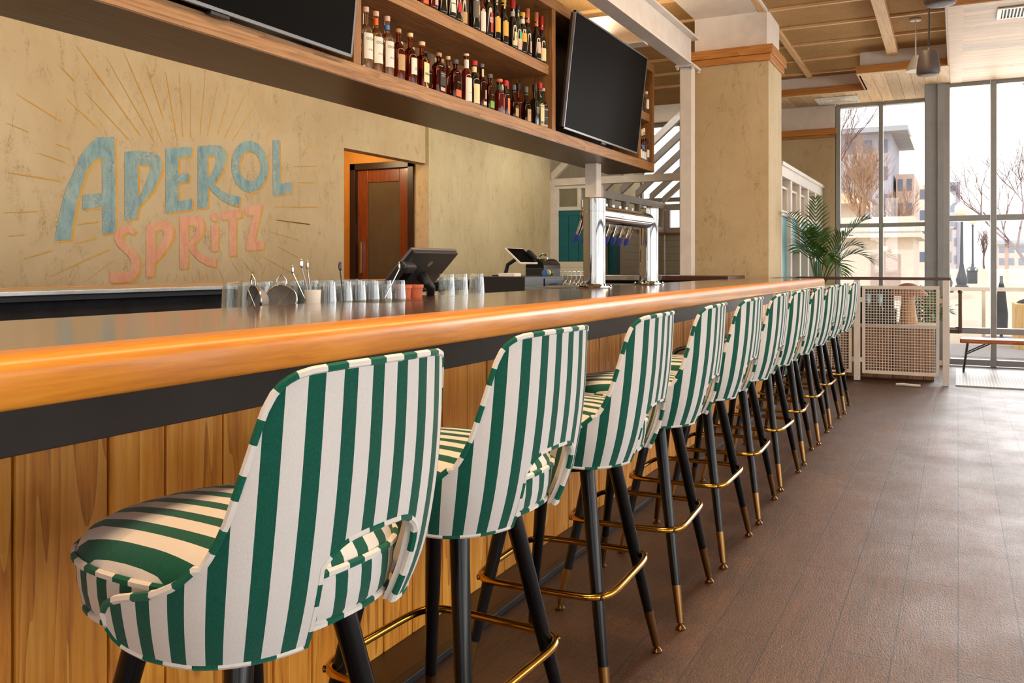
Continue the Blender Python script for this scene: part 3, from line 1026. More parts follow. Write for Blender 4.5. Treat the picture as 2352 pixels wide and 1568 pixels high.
part(MB().box(-1.823, -1.11, BE - 0.06, BE - 0.005, ZT - 0.05, ZT - 0.001), 'end_rail', 'bartop_x', bar, 0.004)
part(MB().box(-1.60, -1.552, Y0, BE - 0.1, 0.846, ZT - 0.045), 'fascia_band', 'black_steel', bar, 0.002)
# corbels under the overhang (small dark brackets)
cb = MB()
for yy in (0.72, 1.9, 3.05, 4.2, 5.3, 6.4, 7.5):
    cb.prism([(-1.552, yy, ZT - 0.072), (-1.2, yy, ZT - 0.072), (-1.2, yy, ZT - 0.08), (-1.552, yy, ZT - 0.115)], (0, 0.035, 0))
part(cb, 'bracket', 'black_steel', bar)
# oak planks (one cladding)
edges = [1.027, 1.230, 1.376, 1.547, 1.72, 1.87, 2.04, 2.20, 2.36, 2.54, 2.71, 2.856, 3.0]
pl = MB()
y = 1.027
back = []
while y > Y0:
    w = rnd.uniform(0.14, 0.2)
    back.append(y - w)
    y -= w
edges = back[::-1] + edges
y = 3.0
while y < BE - 0.15:
    y += rnd.uniform(0.14, 0.19)
    edges.append(min(y, BE - 0.12))
for a, b in zip(edges[:-1], edges[1:]):
    dx = rnd.uniform(0, 0.004)
    pl.box(-1.60, -1.558 + dx, a + 0.003, b - 0.003, 0.02, 0.848, (rnd.random(), rnd.random()))
part(pl, 'plank_cladding', 'panel', bar, 0.004)
part(MB().box(-1.606, -1.575, Y0, BE - 0.12, 0.0, 0.846), 'backing_board', 'dark_frame', bar)
part(MB().box(-1.575, -1.425, Y0, BE - 0.12, 0.0, 0.02), 'plinth_step', flat('brown_plinth', srgb(72, 44, 24), 0.4), bar, 0.002)
part(MB().box(-1.425, -1.395, Y0, BE - 0.12, 0.0, 0.021), 'plinth_strip', 'black', bar, 0.002)
part(MB().box(-1.70, -1.606, Y0, BE - 0.12, 0.0, ZT - 0.045), 'inner_wall', 'black', bar)

# far side of the island bar and the cross arm
fbar = empty('bar_counter', (-4.1, 3.0, 0), 0, 'opposite arm of the island bar with stainless drip edge, below the mural', 'bar counter')
part(MB().box(-4.27, -3.82, Y0, 7.85, ZT - 0.022, ZT), 'drip_rail', 'steel', fbar, 0.003)
part(MB().box(-4.42, -4.27, Y0, 8.4, ZT - 0.06, ZT + 0.003), 'edge_nosing', 'nosing', fbar, 0.006)
part(MB().box(-4.0, -3.87, Y0, 7.85, ZT - 0.05, ZT - 0.022), 'rail_support', 'black', fbar)
part(MB().box(-4.05, -3.93, Y0, 7.85, 0.0, ZT - 0.05), 'inner_wall', 'black_pebble', fbar)
part(MB().box(-4.2, -4.05, Y0, 8.3, 0.0, ZT - 0.05), 'front_wall', 'walnut_clad', fbar)
xbar = empty('bar_counter', (-3.0, 8.2, 0), 0, 'short end arm of the island bar with dark wooden top at the white post', 'bar counter')
part(MB().box(-3.80, -1.83, 7.86, 8.55, 1.06, 1.105), 'countertop', 'bartop_x', xbar, 0.004)
part(MB().box(-3.8, -1.84, 8.0, 8.4, 0.0, 1.06), 'inner_wall', 'black', xbar)
part(MB().box(-3.75, -2.43, 7.80, 7.858, 1.06, 1.108), 'steel_edge', 'steel', xbar, 0.003)

# underbar shelf behind the counter and centre worktop under the hanging unit
ub = empty('underbar_shelf', (-2.1, 3.2, 0), 0, 'stainless underbar shelf behind the bar top carrying upturned glasses', 'shelf')
part(MB().box(-2.42, -1.84, 2.05, 4.45, 1.015, 1.035), 'shelf_board', 'steel', ub, 0.003)
part(MB().box(-2.40, -1.86, 2.1, 4.4, 0.0, 1.015), 'cabinet', 'black', ub)
cw = empty('centre_worktop', (-2.85, 5.6, 0), 0, 'low stainless worktop in the middle of the island below the hanging shelves', 'counter')
part(MB().box(-3.25, -2.45, 4.55, 7.4, 0.99, 1.02), 'worktop', 'steel', cw, 0.003)
part(MB().box(-3.2, -2.5, 4.6, 7.35, 0.0, 0.99), 'cabinet', 'black', cw)

# ------------------------------------------------------------------ bar stools
RX, RY = 0.235, 0.228


def sq(phi, n=2.7):
    c, s = math.cos(phi), math.sin(phi)
    return math.copysign(abs(c) ** (2 / n), c), math.copysign(abs(s) ** (2 / n), s)


def stool_seat():
    N = 64
    ring = []
    for k in range(N):
        a = 2 * math.pi * k / N + math.pi
        x, y = sq(a, 2.5)
        ring.append((x * 0.241 - 0.009, y * 0.223))
    arc = [0.0]
    for k in range(1, N + 1):
        p, q = ring[k - 1], ring[k % N]
        arc.append(arc[-1] + math.hypot(q[0] - p[0], q[1] - p[1]))
    top = MB()
    rows = [(1.0, 0.750), (0.985, 0.763), (0.94, 0.777), (0.85, 0.789), (0.68, 0.798), (0.45, 0.804), (0.2, 0.807), (0.02, 0.807)]
    vs, uv, fs = [], [], []
    for r, z in rows:
        for p in ring:
            vs.append((p[0] * r, p[1] * r, z))
            uv.append((p[1] * r + 0.5, p[0]))
    for i in range(len(rows) - 1):
        for k in range(N):
            l = (k + 1) % N
            fs.append((i * N + k, i * N + l, (i + 1) * N + l, (i + 1) * N + k))
    fs.append(tuple((len(rows) - 1) * N + k for k in range(N)))
    top.add(vs, fs, uv, True)
    band = MB()
    brow = [(0.80, 0.668), (0.93, 0.670), (0.972, 0.684), (0.996, 0.71), (1.004, 0.735), (1.0, 0.750)]
    vs, uv, fs = [], [], []
    for r, z in brow:
        for k in range(N + 1):
            p = ring[k % N]
            vs.append((p[0] * r, p[1] * r, z))
            uv.append((arc[k] + 0.02, z))
    for i in range(len(brow) - 1):
        for k in range(N):
            fs.append((i * (N + 1) + k, i * (N + 1) + k + 1, (i + 1) * (N + 1) + k + 1, (i + 1) * (N + 1) + k))
    fs.append(tuple(range(N))[::-1])
    band.add(vs, fs, uv, True)
    pip = MB().tube([(p[0] * 1.008, p[1] * 1.008, 0.7505) for p in ring], 0.0065, 6, True)
    pip2 = MB().tube([(p[0] * 0.95, p[1] * 0.95, 0.6725) for p in ring], 0.006, 6, True)
    return top, band, pip, pip2


def lerp_tab(x, tab):
    for (a, b), (c, d) in zip(tab[:-1], tab[1:]):
        if x <= c:
            t = (x - a) / (c - a)
            t = t * t * (3 - 2 * t) if False else t
            return b + (d - b) * t
    return tab[-1][1]


TOP = [(0, 1.062), (16, 1.061), (27, 1.058), (33, 1.052), (37, 1.043), (40, 1.029), (42.5, 1.008), (44.5, 0.98), (46.5, 0.948), (49, 0.912), (52, 0.866), (55.5, 0.831), (60, 0.801), (66, 0.779), (73, 0.764), (81, 0.754), (86.5, 0.745), (88.5, 0.735), (89.6, 0.720)]
BOT = [(0, 0.662), (60, 0.660), (80, 0.665), (86.5, 0.672), (88.5, 0.682), (89.6, 0.697)]
PN = 15.5


def shell_pt(phi_deg, z, inset=0.0):
    ph = R(phi_deg)
    t = max(0.0, (z - 0.66) / 0.40)
    rx = RX + 0.024 + 0.012 * t - inset
    ry = RY + 0.032 + 0.014 * t - 0.008 * t * t - inset
    bulge = 0.017 * math.sin(math.pi * min(1, max(0, t)))
    lean = -0.008 + 0.026 * t + 0.018 * t * t
    low = 0.014 * max(0, 1 - t * 3.6) ** 2
    x, y = sq(ph, 2.9)
    return Vector((x * (rx + bulge - low) + lean * max(0.0, math.cos(ph)) ** 0.5, y * (ry + bulge * 0.6 - low), z))


def stool_shell():
    phis = [i * 2.5 for i in range(-34, 35)] + [-89.6, -88.5, -87, 89.6, 88.5, 87, -PN, PN, 43.7, -43.7, 39, -39, 41, -41, 46.3, -46.3, 48.7, -48.7]
    phis = sorted(set(phis))
    # arclength at mid height for stripe coordinate
    arc = [0.0]
    for a, b in zip(phis[:-1], phis[1:]):
        arc.append(arc[-1] + (shell_pt(b, 0.86) - shell_pt(a, 0.86)).length)
    mid = arc[phis.index(0.0)]
    arc = [a - mid + 0.5 for a in arc]
    NL, NU = 6, 16
    nrow = NL + NU + 1
    vo, vi, uv = [], [], []
    for i, p in enumerate(phis):
        zt = lerp_tab(abs(p) + (2.4 if abs(p) < 60 else 0.0), TOP)
        zb = lerp_tab(abs(p), BOT)
        zi = min(0.780, zb + 0.55 * (zt - zb))
        if abs(p) <= PN:
            zi = 0.814 - 0.034 * (abs(p) / PN) ** 3
        for j in range(nrow):
            z = zb + (zi - zb) * j / NL if j <= NL else zi + (zt - zi) * (j - NL) / NU
            vo.append(shell_pt(p, z))
            edge = min(1.0, (zt - z) / 0.03 + 0.55)
            vi.append(shell_pt(p, z, 0.019 * edge))
            uv.append((arc[i], z))
    NV = len(vo)
    quads = []
    for i in range(len(phis) - 1):
        inn = abs(phis[i]) <= PN + 1e-6 and abs(phis[i + 1]) <= PN + 1e-6
        for j in range(nrow - 1):
            if inn and j < NL:
                continue
            a = i * nrow + j
            quads.append((a, a + nrow, a + nrow + 1, a + 1))
    ec = {}
    for q in quads:
        for k in range(4):
            e = (q[k], q[(k + 1) % 4])
            ec[e] = 1
    bnd = [e for e in ec if (e[1], e[0]) not in ec]
    nxt = dict(bnd)
    loop = [bnd[0][0]]
    while nxt[loop[-1]] != loop[0]:
        loop.append(nxt[loop[-1]])
    mb = MB()
    # outer quads face outwards
    fs = list(quads)
    fs += [tuple(v + NV for v in q[::-1]) for q in quads]
    mb.add(vo + vi, fs, uv + uv, True)
    rim = [(a, b, b + NV, a + NV)[::-1] for a, b in bnd]
    for f in rim:
        mb.f.append(f)
        mb.sm.append(False)
    path = []
    for v in loop:
        p = vo[v] * 0.8 + vi[v] * 0.2
        if not path or (p - path[-1]).length > 0.006:
            path.append(p)
    pip = MB().tube(path, 0.0062, 6, True)
    # pull outer vertices used check: drop unused verts
    used = sorted({i for f in mb.f for i in f})
    mp = {o: k for k, o in enumerate(used)}
    mb.v = [mb.v[i] for i in used]
    mb.uv = [mb.uv[i] for i in used]
    mb.f = [tuple(mp[i] for i in f) for f in mb.f]
    return mb, pip


def make_stool():
    st = empty('bar_stool', (0, 0, 0), 0, None, 'bar stool', 'striped bar stools along the counter')
    top, band, pip, pip2 = stool_seat()
    seat = top.build('seat', 'fabric', st)
    band.build('seat_band', 'fabric', seat)
    pip.build('piping', 'piping', seat)
    pip2.build('piping', 'piping', seat)
    sh, shp = stool_shell()
    back = sh.build('backrest', 'fabric', st)
    md = back.modifiers.new('split', 'EDGE_SPLIT')
    md.split_angle = R(60)
    shp.build('piping', 'piping', back)
    MB().lathe([(0.0, 0.615), (0.12, 0.615), (0.125, 0.62), (0.125, 0.65), (0, 0.65)], 0, 0, 0, 24, False).build('swivel_plate', 'black_lacquer', st)
    for sx, sy in ((1, 1), (1, -1), (-1, 1), (-1, -1)):
        t0, t1 = Vector((0.105 * sx, 0.105 * sy, 0.655)), Vector((0.212 * sx, 0.236 * sy, 0.016))

        def at(z):
            return t0 + (t1 - t0) * ((0.655 - z) / (0.655 - 0.016))
        lg = MB().tube([at(0.655), at(0.62), at(0.4), at(0.135)], [0.0195, 0.0215, 0.0195, 0.0145], 14).build('leg', 'black_lacquer', st)
        MB().tube([at(0.136), at(0.022)], [0.0152, 0.0115], 14).build('ferrule', 'brass_dull', lg)
        f = at(0.016)
        MB().lathe([(0.0, 0.0), (0.0165, 0.0), (0.0175, 0.005), (0.011, 0.013), (0.006, 0.016), (0.006, 0.024), (0, 0.024)], f.x, f.y, 0, 14).build('glide', 'brass_dull', lg)
        p = at(0.312)
        MB().lathe([(0.0, 0.0), (0.008, 0.0), (0.007, 0.005), (0, 0.007)], p.x + 0.023 * sx, p.y + 0.023 * sy, 0.312, 10, True, Matrix.Rotation(math.atan2(sy, sx), 3, 'Z') @ Matrix.Rotation(R(90), 3, 'Y')).build('screw', 'brass_dull', lg)
    # foot ring: rounded square with slightly bowed sides, outside the legs
    k = (0.655 - 0.312) / (0.655 - 0.016)
    lx, ly = 0.105 + 0.107 * k, 0.105 + 0.131 * k
    path = []
    kk = 0.5 ** (1 / 6.0)
    ax, ay = (lx + 0.017) / kk, (ly + 0.017) / kk
    for q in range(96):
        x, y = sq(2 * math.pi * (q + 0.5) / 96, 6.0)
        path.append((x * ax, y * ay, 0.312))
    MB().tube(path, 0.0098, 10, True).build('foot_ring', 'brass', st)
    return st


ORD = ['nearest of the striped stools, with its whole seat in view', 'second striped stool from the camera end of the bar', 'third striped stool along the counter, seat edge just showing', 'fourth striped stool along the counter, counted from the camera end',
       'fifth striped stool along the counter, counted from the camera end', 'middle one of the eleven striped stools in the row', 'fifth striped stool counted from the mesh railing end', 'fourth striped stool counted from the mesh railing end',
       'third striped stool counted from the mesh railing end', 'second striped stool counted from the mesh railing end', 'last striped stool of the row, closest to the mesh railing']
STY = [1.085, 1.72, 2.385, 3.05, 3.71, 4.375, 5.05, 5.72, 6.40, 7.08, 7.77]
SRZ = [-3.5, -3, 2, 3, 0, 2, -2, 3, 1, -1, 2]
proto = make_stool()
ptree = tree_of(proto)
for i, (yy, rz) in enumerate(zip(STY, SRZ)):
    lab = 'green and white ' + ORD[i] if False else ORD[i]
    if i == 0:
        proto.location = (-1.045, yy, 0)
        proto.rotation_euler.z = R(rz)
        proto['label'] = lab
    else:
        dup(proto, ptree, (-1.042 + rnd.uniform(-0.008, 0.008), yy, 0), R(rz), lab)

# ------------------------------------------------------------------ hanging shelf unit
XF, XB = -2.617, -3.083
UY0, UY1 = 1.2, 8.183
unit = empty('hanging_shelf_unit', (-2.85, 4.7, 2.1), 0, 'long dark wooden shelf unit hung over the island bar with bottles and two screens', 'shelf unit')
part(MB().box(XB, XF, UY0, UY1, 2.105, 2.185), 'bottom_board', 'shelf', unit, 0.002)
part(MB().box(XB + 0.002, XF - 0.002, UY0, UY1, 2.100, 2.106), 'underside_sheet', 'shelf_dark', unit)  # thin sheet in a darker copy of the shelf wood
part(MB().box(XB, XF, UY0, UY1, 3.06, 3.14), 'top_board', 'shelf', unit, 0.002)
part(MB().box(XB, XB + 0.02, UY0, UY1, 2.185, 3.06), 'back_panel', 'shelf_z', unit)
for yy in (UY0, 3.45, 5.79, 7.72, UY1 - 0.055):
    part(MB().box(XB + 0.02, XF - 0.001, yy, yy + 0.06 if yy != UY1 - 0.055 else yy + 0.054, 2.185, 3.06), 'divider', 'shelf_z', unit, 0.002)
part(MB().box(XB + 0.02, XF - 0.03, 3.51, 5.79, 2.582, 2.655), 'shelf_board', 'shelf', unit, 0.002)
part(MB().box(XB + 0.02, XF - 0.03, 7.78, 8.128, 2.582, 2.655), 'shelf_board', 'shelf', unit, 0.002)
part(MB().box(XB + 0.02, XF - 0.26, 5.85, 7.72, 2.185, 3.06), 'recess_lining', 'black', unit)
part(MB().box(XB + 0.02, XF - 0.26, 1.26, 3.45, 2.185, 3.06), 'recess_lining', 'black', unit)
tag(MB().box(-2.93, -2.82, 7.18, 7.29, 1.02, 2.1).build('support_post', 'white_metal', bevel=0.005), 'white square post under the hanging shelves, behind the beer taps', 'post')
tag(MB().box(-2.93, -2.82, 1.6, 1.71, 0, 2.1).build('support_post', 'white_metal', bevel=0.005), 'white square post under the unlit end of the hanging shelves', 'post')


def television(y0, y1, z0, z1, xbot, xtop, lab):
    t = empty('television', (xbot, (y0 + y1) / 2, z0), 0, lab, 'television', 'screens on the hanging shelves')
    ang = math.atan2(xtop - xbot, z1 - z0)
    h = math.hypot(xtop - xbot, z1 - z0)
    w = (y1 - y0) / 2
    rot = Matrix.Rotation(ang, 4, 'Y')

    def p(mb, name, mat, bev=0):
        mb.v = [tuple(rot @ Vector(v)) for v in mb.v]
        return mb.build(name, mat, t, bevel=bev)
    p(MB().box(-0.045, -0.004, -w + 0.01, w - 0.01, 0.01, h - 0.01), 'housing', 'black', 0.004)
    fr = MB().box(-0.02, 0.0, -w, -w + 0.012, 0, h).box(-0.02, 0.0, w - 0.012, w, 0, h).box(-0.02, 0.0, -w, w, 0, 0.014).box(-0.02, 0.0, -w, w, h - 0.012, h)
    p(fr, 'bezel', 'bezel')
    p(MB().box(-0.006, -0.002, -w + 0.011, w - 0.011, 0.013, h - 0.011), 'screen', 'screen')
    p(MB().box(-0.22, -0.045, -0.12, 0.12, h * 0.45, h * 0.62), 'wall_bracket', 'black')
    p(MB().box(-0.03, -0.005, -0.05, 0.05, -0.018, 0.0), 'sensor', 'black', 0.003)
    return t


television(5.90, 7.56, 2.205, 3.06, -2.575, -2.478, 'large dark television tilted down beside the white beam post')
television(1.72, 3.38, 2.19, 3.06, -2.575, -2.478, 'large dark television above the APEROL lettering, only its lower part showing')

# ------------------------------------------------------------------ bottles
def section(kind, a):
    if kind == 'square':
        return sq(a, 5.0)
    if kind == 'flask':
        x, y = sq(a, 3.0)
        return x * 0.62, y * 1.12
    return math.cos(a), math.sin(a)


def bottle(label, x, y, z, r, hb, hn, nr, h, glass, cap=None, labels=(), text=(), shape='round', rz=0.0, group='bottles on the hanging shelves', lip=True):
    """r body radius up to hb, shoulder up to hn, neck radius nr up to h; cap = (material, height, radius factor)"""
    prof = [(0.86, 0.0), (0.97, 0.004), (1.0, 0.012), (1.0, hb * 0.5), (1.0, hb - 0.01), (0.985, hb)]
    for t in (0.2, 0.4, 0.6, 0.8, 1.0):
        k = math.cos(t * math.pi / 2) ** 0.75 if t < 1 else 0
        prof.append(((nr + (r - nr) * k) / r, hb + (hn - hb) * (1 - math.cos(t * math.pi / 2)) ** 0.75))
    prof += [(nr / r, (hn + h) / 2), (nr / r * 0.98, h - 0.014)]
    if lip:
        prof += [(nr / r * 1.22, h - 0.012), (nr / r * 1.22, h - 0.002)]
    prof += [(nr / r * 0.95, h)]
    S = 20
    vs, fs = [], []
    for f, zz in prof:
        rr = f * r
        w = min(1.0, max(0.0, (rr - nr) / max(1e-6, r - nr)))
        for k in range(S):
            a = 2 * math.pi * k / S
            sx, sy = section(shape, a)
            sx, sy = sx * w + math.cos(a) * (1 - w), sy * w + math.sin(a) * (1 - w)
            vs.append((rr * sx, rr * sy, zz))
    for i in range(len(prof) - 1):
        for k in range(S):
            l = (k + 1) % S
            fs.append((i * S + k, i * S + l, (i + 1) * S + l, (i + 1) * S + k))
    fs.append(tuple(range(S))[::-1])
    fs.append(tuple((len(prof) - 1) * S + k for k in range(S)))
    mb = MB()
    mb.add(vs, fs, None, True)
    mb.sm[-1] = mb.sm[-2] = False
    b = mb.build('bottle', glass, None, (x, y, z), rz=rz)
    tag(b, label, 'bottle', group)
    if cap:
        cm, ch, cf = cap
        MB().lathe([(nr * cf, h - ch * 0.35), (nr * cf * 1.03, h + ch * 0.62), (nr * cf * 0.9, h + ch * 0.65), (0, h + ch * 0.65)], 0, 0, 0, 14).build('cap', cm, b)
    for lb in labels:
        z0, z1, m, span = lb[:4]
        q = max(4, int(span / 12))
        vs, fs = [], []
        neck = z0 >= hn - 0.001
        rr = (nr if neck else r) * 1.012 + 0.0004
        for i in range(q + 1):
            a = R(-span / 2 + span * i / q)
            sx, sy = section('round' if neck else shape, a)
            vs += [(rr * sx, rr * sy, z0), (rr * sx, rr * sy, z1)]
        for i in range(q):
            fs.append((2 * i, 2 * i + 2, 2 * i + 3, 2 * i + 1))
        MB().add(vs, fs, None, True).build('paper_label', 'lb_' + m, b)
    for s, size, tz, m in text:
        tv, tf = ribbon_text(s, size)
        rr = r * 1.012 + 0.0014
        vs = []
        for tx, ty in tv:
            a = tx / r
            sx, sy = section(shape, a)
            if shape != 'round':
                vs.append((rr * section(shape, 0)[0], tx, tz + ty))
            else:
                vs.append((rr * sx, rr * sy, tz + ty))
        MB().add(vs, tf).build('label_text', 'lb_' + m, b)
    return b


XR, XR2 = -2.675, -2.80
ZL, ZM = 2.1855, 2.6555


def ys(u, x):
    """shelf position (metres along the unit) of something measured at image column u"""
    c, s = math.cos(YAW), math.sin(YAW)
    a = (u - 1176) / 2013
    d = x / (c * a - s)
    return d * (s * a + c)


# lower shelf, front row
def low(u, label, *a, **k):
    return bottle(label, XR + k.pop('dx', 0), min(5.752, ys(u, XR)), ZL, *a, **k)


low(840, 'white-labelled clear bottle half hidden by the far upper screen, maroon stripe on its label', 0.036, 0.20, 0.235, 0.013, 0.305, 'clear_bottle', ('lb_pink', 0.026, 1.25), [(0.055, 0.185, 'white', 130), (0.098, 0.106, 'purple', 60)], [('OCHO', 0.02, 0.155, 'black')])
low(863, 'pale gold bottle with orange neck band and orange stripe on its white label', 0.036, 0.20, 0.235, 0.013, 0.305, 'pale_gold', ('lb_pink', 0.026, 1.25), [(0.05, 0.185, 'white', 130), (0.095, 0.104, 'orange', 60), (0.25, 0.285, 'orange', 300)], [('OCHO', 0.02, 0.155, 'black')])
low(889, 'clear bottle with blue neck band and blue stripe on its white label', 0.037, 0.20, 0.235, 0.013, 0.305, 'clear_bottle', ('lb_pink', 0.026, 1.25), [(0.05, 0.185, 'white', 130), (0.095, 0.104, 'blue', 60), (0.25, 0.275, 'blue', 300)], [('OCHO', 0.02, 0.155, 'black')])
low(915, 'amber bottle with a kraft tan label and corked neck', 0.036, 0.165, 0.21, 0.014, 0.262, 'amber', ('cork', 0.03, 1.1), [(0.055, 0.14, 'tan', 110), (0.085, 0.10, 'teal', 14)])
low(942, 'amber bottle with a small white label and pale stopper', 0.038, 0.16, 0.205, 0.014, 0.266, 'amber', ('lb_cream', 0.03, 1.15), [(0.055, 0.145, 'white', 90), (0.078, 0.095, 'teal', 14)])
low(969, 'square amber bottle with a pale yellow label reading 1884', 0.034, 0.165, 0.19, 0.015, 0.245, 'amber', ('lb_cream', 0.03, 1.2), [(0.035, 0.145, 'cream', 62)], [('1884', 0.022, 0.082, 'black')], shape='square')
low(1008, 'broad dark bourbon flask with a black front label', 0.047, 0.155, 0.19, 0.014, 0.225, 'deep_amber', ('lb_tan', 0.025, 1.2), [(0.02, 0.04, 'pink', 34), (0.05, 0.13, 'black', 40)], [('WOODFORD', 0.0085, 0.118, 'white'), ('RESERVE', 0.0085, 0.106, 'white')], shape='flask')
low(1046, 'flask-shaped amber bottle with a bright orange label', 0.042, 0.155, 0.185, 0.014, 0.225, 'deep_amber', ('lb_grey', 0.026, 1.3), [(0.02, 0.06, 'orange', 60)], [('BULLEIT', 0.011, 0.105, 'tan')], shape='flask')
low(1071, 'slim dark bottle wearing a tall white label beside the red-capped one', 0.034, 0.165, 0.215, 0.015, 0.292, 'red_bottle', ('lb_cream', 0.02, 1.1), [(0.012, 0.155, 'white', 130), (0.215, 0.268, 'white', 330), (0.062, 0.07, 'gold', 60)])
low(1089, 'black bottle with cream label and red wax top', 0.035, 0.16, 0.205, 0.015, 0.262, 'dark_bottle', ('lb_red', 0.03, 1.35), [(0.015, 0.135, 'cream', 120), (0.21, 0.245, 'cream', 340)])
low(1106, 'clear brownish bottle with diamond shaped label outline', 0.033, 0.16, 0.2, 0.014, 0.262, 'deep_amber', ('lb_grey', 0.03, 1.2), [(0.02, 0.042, 'cream', 70), (0.06, 0.115, 'pink', 26), (0.2, 0.26, 'cream', 90)])
low(1125, 'flask-shaped bottle with a lime green label', 0.036, 0.15, 0.18, 0.014, 0.222, 'deep_amber', ('lb_grey', 0.026, 1.3), [(0.022, 0.066, 'green', 60)], [('BULLEIT', 0.01, 0.105, 'tan')], shape='flask')
low(1147, 'ruby bottle with a green and white neck band beside the lime label', 0.036, 0.13, 0.16, 0.018, 0.215, 'red_bottle', ('lb_copper', 0.026, 1.15), [(0.16, 0.19, 'dgreen', 330), (0.03, 0.11, 'red', 26)])
low(1161, 'dark bottle with a brown printed label and bright red cap', 0.03, 0.14, 0.17, 0.012, 0.215, 'dark_bottle', ('lb_red', 0.04, 1.25), [(0.02, 0.12, 'copper', 60)])
low(1180, 'small bourbon bottle with orange label, shorter than its neighbours', 0.034, 0.11, 0.14, 0.013, 0.2, 'deep_amber', ('lb_grey', 0.05, 1.2), [(0.02, 0.072, 'tan', 80), (0.072, 0.09, 'black', 80)])
low(1208, 'ruby bourbon bottle with a large peach label', 0.036, 0.125, 0.155, 0.013, 0.215, 'deep_amber', ('lb_grey', 0.06, 1.2), [(0.012, 0.095, 'tan', 90)], [('RYE', 0.018, 0.07, 'black')])
low(1228, 'tall square bottle with a slanted dark label', 0.028, 0.17, 0.2, 0.013, 0.262, 'dark_bottle', ('lb_black', 0.05, 1.25), [(0.09, 0.125, 'grey', 70), (0.128, 0.132, 'gold', 70)], shape='square')
low(1240, 'green whiskey bottle with cream label and red capsule', 0.032, 0.165, 0.205, 0.014, 0.285, 'green_bottle', ('lb_red', 0.06, 1.2), [(0.045, 0.165, 'cream', 110), (0.01, 0.03, 'gold', 110)], [('JAMESON', 0.0125, 0.148, 'black')])
low(1258, 'black whiskey bottle with black label at the end of the lower shelf', 0.036, 0.165, 0.205, 0.013, 0.275, 'dark_bottle', ('lb_silver', 0.03, 1.2), [(0.03, 0.15, 'black', 100), (0.015, 0.027, 'gold', 100), (0.06, 0.067, 'gold', 100)], [('JAMESON', 0.013, 0.135, 'white'), ('BLACK BARREL', 0.0085, 0.078, 'cream')])
# lower shelf, second row (necks showing behind)
for u, lab, r, h, g, cap in ((921, 'cork-stoppered neck showing between the kraft and white labels', 0.034, 0.255, 'amber', ('lb_cream', 0.03, 1.2)), (948, 'pale strip-sealed neck behind the white-labelled amber bottle', 0.034, 0.25, 'amber', ('lb_cream', 0.03, 1.2)),
                             (984, 'black-capped bottle standing behind the 1884 one', 0.036, 0.24, 'dark_bottle', ('lb_black', 0.05, 1.4)), (1000, 'white-stoppered neck behind the broad bourbon flask', 0.03, 0.24, 'clear_bottle', ('lb_white', 0.03, 1.2)),
                             (1012, 'clear neck with cork rising over the broad bourbon flask', 0.03, 0.245, 'clear_bottle', ('cork', 0.03, 1.1)), (1028, 'white-banded neck behind the orange-labelled flask', 0.032, 0.28, 'red_bottle', ('lb_cream', 0.03, 1.1)),
                             (1056, 'red-capped neck peeking between orange label and white label', 0.03, 0.225, 'dark_bottle', ('lb_red', 0.03, 1.2)), (1172, 'white-capped neck behind the small bourbon bottle', 0.028, 0.235, 'clear_bottle', ('lb_white', 0.04, 1.1)),
                             (1183, 'red-capped green bottle behind the small bourbon bottle', 0.032, 0.262, 'green_bottle', ('lb_red', 0.055, 1.25)), (1199, 'dark red cap showing behind the peach-labelled bourbon', 0.03, 0.24, 'green_bottle', ('lb_red', 0.04, 1.2)),
                             (1219, 'black-stoppered bottle behind the slanted label', 0.036, 0.285, 'red_bottle', ('lb_black', 0.05, 1.4)), (1226, 'second red capsule behind the cream whiskey label', 0.03, 0.262, 'green_bottle', ('lb_red', 0.05, 1.2))):
    bottle(lab, XR2 + rnd.uniform(-0.01, 0.01), {1172: 5.36, 1183: 5.43, 1199: 5.525, 1219: 5.62, 1226: 5.724}.get(u, ys(u, XR2)), ZL, r, h * 0.6, h * 0.75, 0.013, h, g, cap)


# middle shelf, front row
def mid(u, label, *a, **k):
    return bottle(label, XR + 0.005 + k.pop('dx', 0), ys(u, XR), ZM, *a, **k)


mid(968, 'red aperitif bottle at the upper shelf edge, first of the ones in view', 0.036, 0.19, 0.23, 0.013, 0.3, 'red_bottle', None, [(0.0, 0.1, 'orange', 90)])
mid(990, 'orange-labelled red bottle on the upper shelf beside the black one', 0.037, 0.19, 0.23, 0.013, 0.3, 'red_bottle', None, [(0.07, 0.15, 'orange', 120), (0.02, 0.06, 'pink', 50)])
mid(1012, 'plain black bottle on the upper shelf', 0.037, 0.2, 0.24, 0.013, 0.31, 'dark_bottle', None, [(0.1, 0.18, 'grey', 60)])
mid(1032, 'black bottle with two small white labels on the upper shelf', 0.034, 0.19, 0.23, 0.013, 0.3, 'dark_bottle', None, [(0.085, 0.13, 'white', 90), (0.03, 0.08, 'white', 90)])
mid(1047, 'dark vermouth bottle with round red label', 0.033, 0.19, 0.23, 0.013, 0.3, 'dark_bottle', ('lb_pink', 0.06, 1.2), [(0.05, 0.11, 'red', 80)])
mid(1060, 'dark bottle with green neck capsule and tan lower label', 0.031, 0.14, 0.17, 0.015, 0.25, 'dark_bottle', ('lb_green', 0.1, 1.15), [(0.0, 0.07, 'tan', 110)])
mid(1088, 'grey-labelled bottle with yellow diamonds', 0.036, 0.19, 0.23, 0.014, 0.3, 'dark_bottle', None, [(0.07, 0.175, 'grey', 140), (0.09, 0.15, 'yellow', 16)])
mid(1104, 'slim bottle with long white label on the upper shelf', 0.028, 0.15, 0.185, 0.013, 0.25, 'red_bottle', ('lb_red', 0.02, 1.1), [(0.01, 0.135, 'white', 130)])
mid(1119, 'black bottle with red diamond label reading CYNAR', 0.034, 0.18, 0.22, 0.014, 0.3, 'dark_bottle', None, [(0.025, 0.15, 'red', 50), (0.085, 0.12, 'white', 70)], [('CYNAR', 0.0165, 0.1, 'red')])
